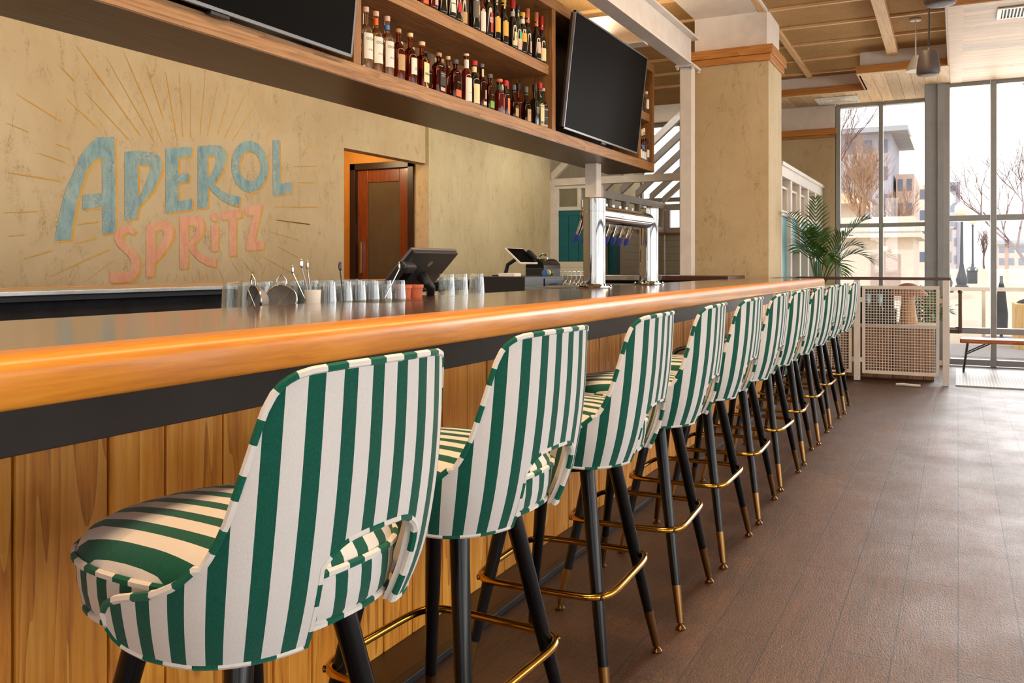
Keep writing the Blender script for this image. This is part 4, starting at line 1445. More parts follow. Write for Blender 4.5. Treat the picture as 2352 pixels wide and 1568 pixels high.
mid(1137, 'squat black bottle with ochre label, first of the pair', 0.032, 0.15, 0.2, 0.016, 0.26, 'dark_bottle', ('lb_dgreen', 0.05, 1.15), [(0.05, 0.145, 'yellow', 130)])
mid(1155, 'squat black bottle with ochre label, second of the pair', 0.033, 0.15, 0.2, 0.016, 0.275, 'dark_bottle', ('lb_yellow', 0.06, 1.15), [(0.05, 0.145, 'yellow', 130)])
mid(1176, 'dark bottle with red and silver neck and green oval label', 0.032, 0.15, 0.215, 0.015, 0.29, 'dark_bottle', ('lb_red', 0.055, 1.25), [(0.018, 0.05, 'cream', 110), (0.05, 0.11, 'cream', 80), (0.06, 0.09, 'green', 24), (0.216, 0.25, 'silver', 340)])
mid(1187, 'green-necked bottle with a globe on its pale label', 0.03, 0.14, 0.2, 0.014, 0.28, 'green_bottle', ('lb_black', 0.05, 1.2), [(0.008, 0.08, 'pink', 110), (0.08, 0.13, 'teal', 60)])
mid(1198, 'bottle with yellow cap and yellow label near the end of the upper shelf', 0.032, 0.16, 0.2, 0.017, 0.255, 'dark_bottle', ('lb_yellow', 0.04, 1.2), [(0.075, 0.135, 'yellow', 150), (0.203, 0.235, 'white', 340)])
mid(1210, 'dark wine bottle with copper capsule behind the yellow label', 0.03, 0.15, 0.2, 0.013, 0.265, 'dark_bottle', ('lb_copper', 0.1, 1.2), [(0.02, 0.1, 'pink', 40)])
mid(1230, 'dark wine bottle with orange capsule and pink label', 0.034, 0.15, 0.21, 0.013, 0.275, 'dark_bottle', ('lb_copper', 0.1, 1.2), [(0.045, 0.125, 'pink', 100)])
mid(1242, 'red-capped wine bottle with floral cream label at the end of the upper shelf', 0.034, 0.15, 0.21, 0.013, 0.27, 'dark_bottle', ('lb_red', 0.1, 1.2), [(0.01, 0.1, 'cream', 130)])
mid(1073, 'tall black bottle at the back of the upper shelf', 0.036, 0.2, 0.24, 0.014, 0.31, 'dark_bottle', None, dx=-0.1)
mid(1150, 'red-necked bottle at the back of the upper shelf', 0.034, 0.19, 0.23, 0.014, 0.3, 'dark_bottle', ('lb_red', 0.06, 1.2), dx=-0.1)
# end compartment past the screen
for u, x, z, lab, r, h, g, cap, lbs in ((1466, -2.66, ZL, 'white-labelled bottle tucked behind the lower screen corner', 0.027, 0.2, 'clear_bottle', ('lb_black', 0.03, 1.2), [(0.02, 0.1, 'white', 140)]),
                                        (1474, -2.66, ZL, 'bottle with sky blue band in the end compartment', 0.027, 0.26, 'clear_bottle', ('lb_cream', 0.06, 1.2), [(0.02, 0.09, 'white', 140), (0.11, 0.15, 'blue', 140)]),
                                        (1484, -2.665, ZL, 'middle bottle of the end compartment, white label', 0.027, 0.28, 'red_bottle', ('lb_white', 0.06, 1.2), [(0.02, 0.09, 'white', 140)]),
                                        (1494, -2.66, ZL, 'clear bottle with square white label at the last upright', 0.027, 0.2, 'clear_bottle', ('lb_black', 0.05, 1.2), [(0.05, 0.12, 'white', 120)]),
                                        (1484, -2.68, ZM, 'red-banded bottle on the short upper shelf past the screen', 0.027, 0.27, 'dark_bottle', ('lb_yellow', 0.08, 1.2), [(0.15, 0.17, 'red', 200)]),
                                        (1490, -2.66, ZM, 'clear white-labelled bottle on the short upper shelf past the screen', 0.027, 0.19, 'clear_bottle', ('lb_white', 0.03, 1.2), [(0.04, 0.13, 'white', 120)])):
    bottle(lab, x, min(8.09, {1466: 7.862, 1474: 7.93, 1484: 8.0, 1494: 8.075}.get(u, ys(u, x)) if z == ZL else {1484: 7.99, 1490: 8.065}[u]), z, r, h * 0.6, h * 0.76, 0.013, h, g, cap, lbs)

# ------------------------------------------------------------------ things on and behind the counter
# beer tower
TX = -1.70
tw = empty('beer_tower', (TX, 4.75, ZT + 0.0006), 0, 'polished chrome two-column beer tower with crossbar and blue-capped taps', 'beer tower')
for yy in (-0.455, 0.455):
    cl = MB().lathe([(0.0585, 0.012), (0.0585, 0.40), (0.0595, 0.401), (0.0595, 0.468), (0.052, 0.474), (0.0, 0.475)], 0, yy, 0, 36).build('column', 'chrome', tw)
    MB().lathe([(0.095, 0.0), (0.096, 0.006), (0.09, 0.012), (0.066, 0.0125), (0.064, 0.022), (0.0592, 0.024)], 0, yy, 0, 36, False).build('flange', 'chrome', cl)
    sc = MB()
    for k in range(6):
        a = k * math.pi / 3 + 0.3
        sc.lathe([(0.0, 0.012), (0.006, 0.012), (0.006, 0.018), (0.0, 0.02)], 0.083 * math.cos(a), yy + 0.083 * math.sin(a), 0, 8)
    sc.build('flange_screws', 'chrome', cl)
MB().tube([(0, -0.43, 0.392), (0, 0.43, 0.392)], 0.047, 28).build('crossbar', 'chrome', tw)
for k in range(8):
    yy = -0.40 + k * 0.114
    tp = MB().tube([(-0.03, yy, 0.375), (-0.075, yy, 0.372), (-0.095, yy, 0.36)], [0.011, 0.012, 0.012], 10).tube([(-0.088, yy, 0.375), (-0.10, yy, 0.33), (-0.125, yy, 0.27)], [0.011, 0.013, 0.010], 10)
    tp = tp.build('tap', 'chrome', tw)
    MB().lathe([(0.008, 0.36), (0.014, 0.375), (0.016, 0.40), (0.009, 0.41), (0.011, 0.44), (0.011, 0.47), (0.0, 0.472)], -0.088, yy, 0, 12).build('handle_stub', 'chrome', tp)
    MB().tube([(-0.119, yy, 0.284), (-0.131, yy, 0.255), (-0.138, yy, 0.24)], [0.0145, 0.0135, 0.004], 10).build('spout_cap', 'tap_blue', tp)
dt = empty('drip_tray', (-2.02, 5.0, 1.0), 0, 'stainless drip tray and cooler box behind the beer tower', 'drip tray')
part(MB().box(-2.22, -1.85, 4.52, 5.75, 0.985, 1.075), 'tray', 'steel', dt, 0.006)
part(MB().box(-2.2, -1.87, 4.55, 5.7, 0.0, 0.985), 'cooler_box', 'black', dt)


# glasses
def glass_mesh(r0, r1, h, up=True):
    t = 0.0028
    o = [(r0, 0.0), (r0 * 1.005, 0.004), (r1, h)]
    i = [(r1 - t, h), (r0 - t, 0.014), (0.0, 0.012)]
    pr = [(0.0, 0.0)] + o + i
    if not up:
        pr = [(r, h - z) for r, z in pr][::-1]
    return MB().lathe(pr, 0, 0, 0, 18)


g0 = glass_mesh(0.030, 0.038, 0.108, False).build('tumbler', 'clear_glass')
tag(g0, 'clear tumbler turned upside down in the rows behind the bar top', 'glass', 'upturned tumblers behind the bar')
first = True
k = 0
gx = [-1.905, -1.99, -2.075, -2.16, -2.245]
for ix, x in enumerate(gx):
    y = 2.36 + 0.02 * ix if ix < 2 else 2.19 + 0.02 * ix
    while y < (2.86 if ix < 1 else (2.78 if ix < 3 else 3.0)):
        jx, jy = x + rnd.uniform(-0.004, 0.004), y + rnd.uniform(-0.004, 0.004)
        y += 0.084
        if first:
            g0.location = (jx, jy, 1.0352)
            first = False
            continue
        c = g0.copy()
        COL.objects.link(c)
        c.location = (jx, jy, 1.0352)
t0 = glass_mesh(0.031, 0.039, 0.128, False).build('pint_glass', 'clear_glass', None, (-1.9, 3.62, 1.0352))
tag(t0, 'tall upturned pint glass behind the counter, farthest of the three past the till', 'glass', 'pint glasses past the till')
for (u, lb) in ((1057, 'tall upturned pint glass in the middle of the three past the till'), (1026, 'tall upturned pint glass nearest the till neck')):
    c = t0.copy()
    COL.objects.link(c)
    c['label'] = lb
    c.location = (-1.9, ys(u, -1.9), 1.0352)
t0.location = (-1.9, ys(1095, -1.9), 1.0352)
for i, u in enumerate((925, 952)):
    tag(MB().lathe([(0.0, 0), (0.025, 0), (0.033, 0.075), (0.036, 0.076), (0.036, 0.088), (0.031, 0.088), (0.026, 0.012), (0, 0.012)], 0, 0, 0, 20).build('terracotta_cup', 'terracotta', None, (-1.92, ys(u, -1.92), 1.0352)),
        ['small terracotta cup under the till, the one by the tumblers', 'small terracotta cup under the till, the one by its stand'][i], 'cup', 'terracotta cups')


# strainers
def strainer(label, x, y, z, yaw, tilt):
    s = empty('strainer', (x, y, z), 0, label, 'strainer', 'bar strainers')
    rot = Matrix.Rotation(yaw, 3, 'Z') @ Matrix.Rotation(R(90) + tilt, 3, 'Y')
    ctr = Vector((0, 0, 0.053))

    def T(mb):
        mb.v = [tuple(rot @ Vector(v) + ctr) for v in mb.v]
        return mb
    pr = [(0.0, -0.045), (0.02, -0.04), (0.036, -0.026), (0.047, 0.0)]
    T(MB().lathe(pr + [(r - 0.001, z + 0.002) for r, z in pr[::-1]], 0, 0, 0, 24)).build('mesh_bowl', 'mesh_steel', s)
    T(MB().tube([(0.049 * math.cos(2 * math.pi * k / 28), 0.049 * math.sin(2 * math.pi * k / 28), 0) for k in range(28)], 0.0035, 8, True)).build('rim', 'steel', s)
    T(MB().tube([(-0.046, -0.012, 0.002), (-0.065, -0.014, 0.004), (-0.082, 0, 0.006), (-0.065, 0.014, 0.004), (-0.046, 0.012, 0.002)], 0.0026, 6)).build('loop_handle', 'steel', s)
    T(MB().tube([(0.033, 0.033, 0.003), (-0.033, -0.033, 0.003)], 0.0016, 5).tube([(0.033, -0.033, 0.003), (-0.033, 0.033, 0.003)], 0.0016, 5)).build('cross_wire', 'steel', s)
    return s


strainer('fine mesh strainer facing the room, cross wires over its bowl', -1.93, 2.165, 1.0355, R(-38), R(0))
strainer('fine mesh strainer turned sideways beside the first tumblers', -1.95, 2.065, 1.0355, R(-112), R(0))
cu = empty('utensil_cup', (-1.915, 2.30, 1.0355), 0, 'white cup holding long bar tweezers and spoons', 'utensil cup')
MB().lathe([(0.0, 0), (0.024, 0), (0.028, 0.082), (0.0265, 0.082), (0.023, 0.004), (0, 0.004)], 0, 0, 0, 20).build('cup', 'paper', cu)


def utensil(label, x, y, z, tip, mat='steel', flatend=0.0):
    u = MB().tube([(0, 0, 0.0), (tip[0] * 0.5, tip[1] * 0.5, tip[2] * 0.5), tip], [0.0022, 0.0022, 0.0026], 6)
    if flatend:
        u.sphere((tip[0], tip[1], tip[2] + 0.01), 0.014, 10, 6, 0.3, flatend, 1.2)
    tag(u.build('bar_spoon', mat, None, (x, y, z)), label, 'bar spoon', 'bar utensils')


utensil('thin bar spoon leaning towards the strainers', -1.917, 2.297, 1.04, (-0.02, -0.07, 0.135), 'steel', 0.4)
utensil('bar spoon with white bowl-shaped tip', -1.913, 2.303, 1.04, (-0.005, -0.055, 0.155), 'steel', 0.6)
utensil('long tweezers leaning out of the white cup', -1.92, 2.31, 1.04, (0.0, -0.03, 0.15), 'steel', 0.3)
utensil('dark wooden muddler handle standing among the tumblers', -1.875, 2.42, 1.0355, (-0.01, -0.012, 0.15), 'dark_frame', 0.7)
utensil('long steel straw spoon leaning right among the tumblers', -1.865, 2.60, 1.0355, (0.03, 0.09, 0.15), 'steel', 0.3)
tag(MB().box(-1.80, -1.62, 2.30, 2.56, ZT + 0.0005, ZT + 0.003).build('bar_mat', 'frosted', bevel=0.001), 'thin translucent mat lying on the bar top before the till', 'bar mat')

# till with its back to the room
tl = empty('till', (-2.0, 3.09, 1.0355), 0, 'black touchscreen till turned away from the room, card reader on its side', 'till')
hv = Vector((0.16, 0, 0.166))
wv = Vector((0, 0.35, 0))
nv = wv.cross(hv).normalized()
if nv.x < 0:
    nv = -nv
bl = Vector((-0.085, -0.175, 0.062))


def slab(a, w, h, n, t, e=0.0):
    a = a + w.normalized() * e + h.normalized() * e
    w = w - w.normalized() * 2 * e
    h = h - h.normalized() * 2 * e
    return MB().prism([a, a + w, a + w + h, a + h], n * t)


slab(bl, wv, hv, -nv, 0.012).build('screen', 'bezel', tl, bevel=0.003)
slab(bl, wv, hv, nv, 0.016, 0.004).build('housing', 'black', tl, bevel=0.004)
c0 = bl + wv * 0.52 + hv * 0.72 + nv * 0.0165
rot = Matrix((wv.normalized(), hv.normalized(), nv)).transposed()
MB().lathe([(0.013, 0.0), (0.015, 0.0), (0.015, 0.001), (0.013, 0.001)], c0.x, c0.y, c0.z, 20, True, rot).lathe([(0.0, 0.0), (0.005, 0.0), (0.005, 0.001), (0, 0.001)], c0.x, c0.y, c0.z, 12, True, rot).build('emblem', 'led', tl)
pa = bl + wv * 0.55 + hv * 0.42 + nv * 0.016
MB().tube([pa, pa + nv * 0.03 + Vector((0, 0, -0.01)), Vector((0.02, 0.05, 0.07)), Vector((0.0, 0.07, 0.006))], [0.024, 0.024, 0.018, 0.018], 12).build('stand_arm', 'black', tl)
MB().box(-0.10, 0.10, -0.02, 0.16, 0.0, 0.010).build('stand_base', 'black', tl, bevel=0.003)
cr = slab(bl + hv * 0.22 - wv * 0.10 + nv * 0.004, wv * 0.24, hv * 0.55, nv, 0.045).build('card_reader', 'black', tl, bevel=0.012)
slab(bl + hv * 0.30 - wv * 0.075 + nv * 0.0495, wv * 0.17, hv * 0.33, nv, 0.001).build('reader_window', 'screen', cr)
slab(bl + hv * 0.60 + wv * 0.06 + nv * 0.02, wv * 0.05, hv * 0.12, nv, 0.02).build('reader_clip', 'black', cr, bevel=0.003)

# second till on a cash drawer
cd = empty('cash_drawer', (-2.72, 5.5, 1.0205), 0, 'black cash drawer under the second till', 'cash drawer')
MB().box(-0.20, 0.18, -0.32, 0.30, 0.0, 0.105).build('drawer_case', 'black', cd, bevel=0.004)
MB().box(0.18, 0.186, -0.02, 0.285, 0.012, 0.09).build('drawer_front', 'black_lacquer', cd, bevel=0.002)
MB().box(0.186, 0.188, 0.06, 0.20, 0.045, 0.052).build('slot', 'screen', cd)
t2 = empty('till', (-2.72, 5.40, 1.126), 0, 'smaller till with glossy screen tilted to the ceiling on the black drawer', 'till')
bl2, wv2, hv2 = Vector((0.10, -0.115, 0.09)), Vector((0, 0.27, 0)), Vector((-0.12, 0, 0.105))
nv2 = wv2.cross(hv2).normalized()
if nv2.x < 0:
    nv2 = -nv2
slab(bl2, wv2, hv2, -nv2, 0.012).build('housing', 'paper', t2, bevel=0.003)
slab(bl2, wv2, hv2, nv2, 0.001, 0.008).build('screen', 'screen', t2)
slab(bl2 + wv2 * 0.86 + hv2 * 0.2, wv2 * 0.16, hv2 * 0.5, nv2, 0.03).build('card_reader', 'black', t2, bevel=0.008)
MB().tube([(0.04, 0, 0.14), (-0.06, 0, 0.08), (-0.08, 0, 0.006)], 0.014, 10).build('stand_arm', 'black', t2)
MB().box(-0.14, 0.0, -0.08, 0.08, 0.0, 0.008).build('stand_base', 'black', t2, bevel=0.002)
tag(MB().box(-0.06, 0.06, -0.05, 0.05, 0, 0.022).build('note_pad', 'paper', None, (-2.68, 5.235, 1.126), bevel=0.002), 'small white note pad beside the second till', 'note pad')
for i, (m, lab) in enumerate((('blue', 'blue sticky tape roll beside the second till'), ('yellow', 'yellow sticky tape roll beside the second till'), ('dgreen', 'green sticky tape roll beside the second till'))):
    tag(MB().tube([(0, 0, 0.022), (0, 0.03, 0.022)], 0.022, 18).build('tape_roll', 'lb_' + m, None, (-2.62, 5.66 + i * 0.04, 1.126)), lab, 'tape roll', 'tape rolls')
# black domed caddy and stemmed glasses
ca = empty('napkin_caddy', (-2.95, 6.35, 1.0205), 0, 'black dome-topped caddy with a chrome wheel behind the stemmed glasses', 'caddy')
MB().box(-0.08, 0.08, -0.16, 0.16, 0.0, 0.16).build('body', 'black', ca, bevel=0.004)
dm = [(-0.08, 0.16 + 0)] + [(0.08 * math.cos(R(180 - q * 15)), 0.16 + 0.075 * math.sin(R(180 - q * 15))) for q in range(1, 12)] + [(0.08, 0.16)]
MB().prism([(p[0], -0.16, p[1]) for p in dm], (0, 0.32, 0)).build('dome_lid', 'black_lacquer', ca)
MB().tube([(0.0 + 0.035 * math.cos(2 * math.pi * k / 20), 0.0, 0.235 + 0.035 * math.sin(2 * math.pi * k / 20)) for k in range(20)], 0.007, 8, True).build('wheel', 'steel', ca)
sg = MB().lathe([(0.0, 0.135), (0.03, 0.135), (0.03, 0.132), (0.006, 0.128), (0.004, 0.075), (0.02, 0.066), (0.036, 0.04), (0.034, 0.0), (0.032, 0.0), (0.034, 0.04), (0.018, 0.062), (0.0, 0.07)], 0, 0, 0, 16).build('stemmed_glass', 'clear_glass')
tag(sg, 'small stemmed glass upside down before the black domed caddy', 'glass', 'stemmed glasses by the caddy')
for i in range(10):
    o = sg if i == 0 else sg.copy()
    if i:
        COL.objects.link(o)
    o.location = (-2.56 - 0.085 * (i % 2), 6.02 + 0.085 * (i // 2) + 0.03 * (i % 2), 1.0205)

# ------------------------------------------------------------------ mesh railing by the entrance
RYY = 9.76
rl = empty('mesh_railing', (-0.8, RYY, 0), 0, 'white post railing with square wire mesh and dark wooden handrail by the entrance', 'railing')


def rpart(mb, name, mat, bevel=0, par=None):
    o = mb.build(name, mat, par or rl, bevel=bevel)
    if par is None:
        o.matrix_parent_inverse = Matrix.Translation(Vector((-0.8, RYY, 0))).inverted()
    return o


rpart(MB().box(-1.60, -0.06, RYY - 0.035, RYY + 0.035, 1.052, 1.082).box(-1.60, -1.53, 8.72, RYY - 0.035, 1.052, 1.082), 'handrail', 'bartop_x', 0.004)
for x in (-0.935, -0.105):
    p = rpart(MB().box(x - 0.03, x + 0.03, RYY - 0.03, RYY + 0.03, 0.012, 1.052), 'post', 'white_metal', 0.003)
    MB().box(x - 0.06, x + 0.06, RYY - 0.06, RYY + 0.06, 0.0, 0.012).build('foot_plate', 'white_metal', p).matrix_parent_inverse = p.matrix_parent_inverse
rpart(MB().box(-1.575, -1.535, 8.74, 8.78, 0, 1.052), 'post', 'white_metal', 0.003)
for x0, x1 in ((-0.885, -0.165), (-1.58, -0.985)):
    f = MB().box(x0, x0 + 0.03, RYY - 0.012, RYY + 0.012, 0.085, 0.992).box(x1 - 0.03, x1, RYY - 0.012, RYY + 0.012, 0.085, 0.992)
    f.box(x0 + 0.03, x1 - 0.03, RYY - 0.012, RYY + 0.012, 0.085, 0.12).box(x0 + 0.03, x1 - 0.03, RYY - 0.012, RYY + 0.012, 0.957, 0.992)
    f.box(x0 - 0.03, x0, RYY - 0.006, RYY + 0.006, 0.2, 0.25).box(x0 - 0.03, x0, RYY - 0.006, RYY + 0.006, 0.82, 0.87).box(x1, x1 + 0.03, RYY - 0.006, RYY + 0.006, 0.2, 0.25).box(x1, x1 + 0.03, RYY - 0.006, RYY + 0.006, 0.82, 0.87)
    p = rpart(f, 'panel_frame', 'white_metal', 0.002)
    w = MB()
    nx, nz = round((x1 - x0 - 0.06) / 0.0275), 30
    for i in range(1, nx):
        x = x0 + 0.03 + (x1 - x0 - 0.06) * i / nx
        w.box(x - 0.003, x + 0.003, RYY - 0.004, RYY + 0.001, 0.12, 0.957)
    for i in range(1, nz):
        z = 0.12 + 0.837 * i / nz
        w.box(x0 + 0.03, x1 - 0.03, RYY - 0.001, RYY + 0.004, z - 0.003, z + 0.003)
    rpart(w, 'wire_mesh', 'white_metal')

# low host cabinet behind the mesh
hs = empty('host_cabinet', (-0.86, 10.2, 0), 0, 'low planked wooden cabinet with pale top behind the mesh railing', 'cabinet')
pk = MB()
x = -1.5
while x < -0.22 - 0.01:
    w = min(0.148, -0.22 - x)
    pk.box(x + 0.004, x + w - 0.004, 10.0, 10.02, 0.02, 0.545, (rnd.random(), rnd.random()))
    x += 0.148
part(pk, 'plank_front', 'walnut_clad', hs)
part(MB().box(-1.5, -0.22, 10.02, 10.45, 0.0, 0.545), 'carcass', 'dark_frame', hs)
part(MB().box(-1.52, -0.20, 9.97, 10.47, 0.545, 0.585), 'worktop', 'stone_white', hs, 0.004)
ml = empty('table_lamp', (-0.47, 10.2, 0.5855), 0, 'brown mushroom-shaped lamp with fluted wooden base behind the mesh', 'lamp')
MB().lathe([(0.0, 0), (0.085, 0), (0.09, 0.02), (0.08, 0.10), (0.068, 0.2), (0.064, 0.32), (0.0, 0.32)], 0, 0, 0, 24).build('base', 'mushroom', ml)
MB().lathe([(0.195, 0.295), (0.19, 0.315), (0.15, 0.36), (0.09, 0.405), (0.045, 0.425), (0.0, 0.43)], 0, 0, 0, 28).build('lamp_shade', 'mushroom_shade', ml)
MB().sphere((0, 0, 0.34), 0.03).build('bulb', 'bulb', ml)
bk = empty('ice_bucket', (-0.80, 10.14, 0.5855), 0, 'black tub behind the mesh holding two blue-foiled bottles', 'tub')
MB().box(-0.22, 0.22, -0.12, 0.12, 0.0, 0.012).box(-0.22, 0.22, -0.12, -0.105, 0.0, 0.15).box(-0.22, 0.22, 0.105, 0.12, 0.0, 0.15).box(-0.22, -0.205, -0.12, 0.12, 0.0, 0.15).box(0.205, 0.22, -0.12, 0.12, 0.0, 0.15).build('tub', 'black', bk, bevel=0.003)
for i, x in enumerate((-0.86, -0.745)):
    b = bottle(['blue-foiled bottle in the black tub, nearer the stools', 'blue-foiled bottle in the black tub, nearer the mushroom lamp'][i], x, 10.13, 0.598, 0.042, 0.12, 0.17, 0.017, 0.24, 'green_bottle', ('blue_foil', 0.09, 1.3), group='bottles behind the mesh')
tag(MB().box(-1.0, -0.62, 10.34, 10.40, 0.5855, 0.96).build('display', 'black', bevel=0.004), 'dark display standing behind the blue-foiled bottles', 'display')
tag(MB().tube([(-0.55, 9.55, 0.014), (-0.48, 9.53, 0.02), (-0.40, 9.53, 0.014), (-0.33, 9.52, 0.016)], [0.012, 0.014, 0.013, 0.011], 8).build('rolled_cloth', 'paper'), 'white rolled cloth lying on the floor by the mesh railing', 'cloth')

# bench by the window
bn = empty('bench', (0.8, 11.1, 0.0), 0, 'low reddish wooden bench on thin black angled legs in front of the glass', 'bench')
part(MB().box(0.02, 1.62, 10.93, 11.27, 0.325, 0.372), 'seat', 'bench_wood', bn, 0.01)
for sx in (0, 1):
    for sy in (10.985, 11.215):
        x = 0.10 if sx == 0 else 1.54
        xo = 0.056 if sx == 0 else 1.584
        part(MB().tube([(x, sy, 0.325), (xo, sy, 0.0)], 0.011, 8), 'leg', 'black', bn)
        part(MB().tube([(xo + (x - xo) * 0.62, sy, 0.2), (x + (0.22 if sx == 0 else -0.22), sy, 0.325)], 0.007, 6), 'brace', 'black', bn)


# ------------------------------------------------------------------ palms
def frond(base, tip, sag, n, llen, droop=0.14, wid=0.019):
    """one pinnate leaf: rachis tube plus paired leaflets"""
    b, t = Vector(base), Vector(tip)
    mid_ = (b + t) / 2 + Vector((0, 0, sag))
    pts = []
    for i in range(15):
        s = i / 14
        pts.append(b * (1 - s) ** 2 + mid_ * 2 * s * (1 - s) + t * s * s)
    mb = MB().tube(pts, [0.006 * (1 - 0.8 * i / 14) for i in range(15)], 5)
    side0 = (t - b).cross(Vector((0, 0, 1)))
    side0 = side0.normalized() if side0.length > 1e-4 else Vector((1, 0, 0))
    for k in range(n):
        s = 0.30 + 0.68 * k / (n - 1)
        i = min(13, int(s * 14))
        f = s * 14 - i
        p = pts[i].lerp(pts[i + 1], f)
        tan = (pts[i + 1] - pts[i]).normalized()
        up = side0.cross(tan).normalized()
        ln = llen * (math.sin(math.pi * min(1, 0.18 + 0.86 * (s - 0.3) / 0.7)) ** 0.6) * rnd.uniform(0.85, 1.1)
        for sd in (1, -1):
            d = (side0 * sd * 0.75 + tan * (0.55 + 0.5 * s) + up * 0.25).normalized()
            m1 = p + d * ln * 0.5
            e = p + d * ln + Vector((0, 0, -droop * ln * rnd.uniform(0.6, 1.2)))
            wv_ = tan.cross(d).cross(d).normalized() * wid
            mb.add([p - wv_ * 0.3, p + wv_ * 0.3, m1 + wv_ * 0.5, m1 - wv_ * 0.5, e], [(0, 1, 2, 3), (3, 2, 4)])
    return mb


def palm(label, x, y, z, specs, n, llen, potr=0.16, poth=0.36):
    pm = empty('potted_palm', (x, y, z), 0, label, 'palm')
    MB().lathe([(0.0, 0), (potr * 0.8, 0), (potr, poth), (potr * 0.93, poth), (potr * 0.9, poth - 0.03), (0, poth - 0.03)], 0, 0, 0, 24).build('pot', 'pot', pm)
    for (tx, ty, tz, sag) in specs:
        a = math.atan2(ty, tx)
        fr_ = frond((0.03 * math.cos(a), 0.03 * math.sin(a), poth - 0.03), (tx, ty, tz), sag, n, llen)
        fr_.build('frond', 'frond', pm)
    sm_ = MB()
    for k in range(6):
        a = k * 1.05
        sm_.tube([(0.02 * math.cos(a), 0.02 * math.sin(a), poth - 0.03), (0.05 * math.cos(a), 0.05 * math.sin(a), poth + 0.3)], [0.009, 0.005], 6)
    sm_.build('stems', 'stem', pm)
    return pm


palm('feathery green palm rising behind the handrail beside the pillar', -1.385, 10.24, 0.5855,
     [(-0.17, -1.15, 1.14, 0.45), (0.56, -0.05, 1.12, 0.40), (0.46, 0.1, 0.80, 0.42), (0.58, 0.0, 0.62, 0.5), (-0.02, -0.10, 1.40, 0.1), (-0.12, -0.75, 0.72, 0.55), (0.18, -0.3, 0.62, 0.5), (-0.05, 0.5, 1.0, 0.4), (0.3, 0.35, 0.95, 0.4),
      (0.30, -0.25, 0.48, 0.5), (0.08, -0.55, 0.85, 0.5), (-0.08, -0.5, 0.95, 0.45)], 17, 0.25, 0.15, 0.36)
palm('small palm behind the mushroom lamp and mesh', -0.33, 10.95, 0.0,
     [(0.22, -0.1, 0.80, 0.3), (-0.2, -0.1, 0.85, 0.3), (0.05, -0.25, 0.9, 0.3), (0.28, 0.05, 0.65, 0.35), (-0.1, 0.15, 0.95, 0.2), (0.12, -0.2, 0.6, 0.4), (-0.22, 0.1, 0.62, 0.35)], 14, 0.2, 0.13, 0.3)


# ------------------------------------------------------------------ ceiling things
def speaker(label, x, y, zb, s=1.0):
    sp = empty('pendant_speaker', (x, y, zb), 0, label, 'speaker', 'charcoal pendant speakers')
    MB().lathe([(0.060, 0.0), (0.078, 0.004), (0.085, 0.02), (0.084, 0.06), (0.074, 0.13), (0.064, 0.175), (0.058, 0.186), (0.0, 0.19)], 0, 0, 0, 32).build('body', 'speaker', sp)
    gr = MB().lathe([(0.0, -0.002), (0.03, -0.003), (0.07, 0.0), (0.074, 0.003)], 0, 0, 0, 28).build('grille', 'speaker_grille', sp)
    MB().sphere((0, 0, -0.004), 0.004, 8, 5).build('badge', 'steel', gr)
    top = ceil_z(y) - zb
    MB().tube([(0, 0, 0.186), (0.003, 0, 0.205), (0, 0, 0.225)], [0.009, 0.006, 0.004], 8).build('hook', 'steel', sp)
    MB().tube([(0, 0, 0.22), (0.004, 0, 0.3), (0.006, 0, 0.42), (0.0, 0, 0.6), (0, 0, top)], 0.0065, 8).build('cable', 'black', sp)
    return sp


speaker('charcoal pendant speaker hanging before the white cone lamp', -0.204, 7.53, 2.675)
speaker('charcoal pendant speaker cut off by the upper frame edge', -0.087, 5.45, 2.655)
cl = empty('pendant_lamp', (-0.376, 9.63, 3.14), 0, 'white cone pendant lamp partly hidden by a charcoal speaker', 'pendant lamp')
MB().lathe([(0.095, 0.0), (0.09, 0.01), (0.035, 0.135), (0.024, 0.155), (0.0, 0.16), (0.0, 0.155), (0.03, 0.13), (0.088, 0.004)], 0, 0, 0, 28).build('lamp_shade', 'lamp_white', cl)
MB().sphere((0, 0, 0.035), 0.028).build('bulb', 'bulb', cl)
MB().tube([(0, 0, 0.155), (0, 0, ceil_z(9.63) - 3.14)], 0.006, 8).build('cord', 'lamp_white', cl)
MB().lathe([(0.05, 0), (0.055, 0.01), (0.05, 0.02)], 0, 0, ceil_z(9.63) - 3.14 - 0.02, 20).build('canopy', 'lamp_white', cl)


def vent(label, x0, x1, y0, y1, z, n, style):
    v = empty('ceiling_vent', ((x0 + x1) / 2, (y0 + y1) / 2, z), 0, label, 'vent')
    w, d = (x1 - x0) / 2, (y1 - y0) / 2
    f = MB().box(-w, w, -d, -d + 0.035, -0.012, -0.0005).box(-w, w, d - 0.035, d, -0.012, -0.0005).box(-w, -w + 0.035, -d + 0.035, d - 0.035, -0.012, -0.0005).box(w - 0.035, w, -d + 0.035, d - 0.035, -0.012, -0.0005)
    f.build('frame', 'vent', v, bevel=0.003)
    MB().box(-w + 0.03, w - 0.03, -d + 0.03, d - 0.03, -0.003, -0.0005).build('backing', 'vent_dark' if style == 'louvre' else 'vent', v)
    s = MB()
    if style == 'louvre':
        for i in range(n):
            x = -w + 0.05 + (2 * w - 0.1) * i / (n - 1)
            s.box(x - 0.006, x + 0.006, -d + 0.035, d - 0.035, -0.011, -0.002)
    else:
        for i in range(n):
            k = 1 - (i + 0.6) / (n + 0.6)
            a, b = (w - 0.03) * k, (d - 0.03) * k
            t = 0.014
            s.box(-a, a, -b, -b + t, -0.011, -0.001).box(-a, a, b - t, b, -0.011, -0.001).box(-a, -a + t, -b + t, b - t, -0.011, -0.001).box(a - t, a, -b + t, b - t, -0.011, -0.001)
    s.build('louvres', 'vent', v)


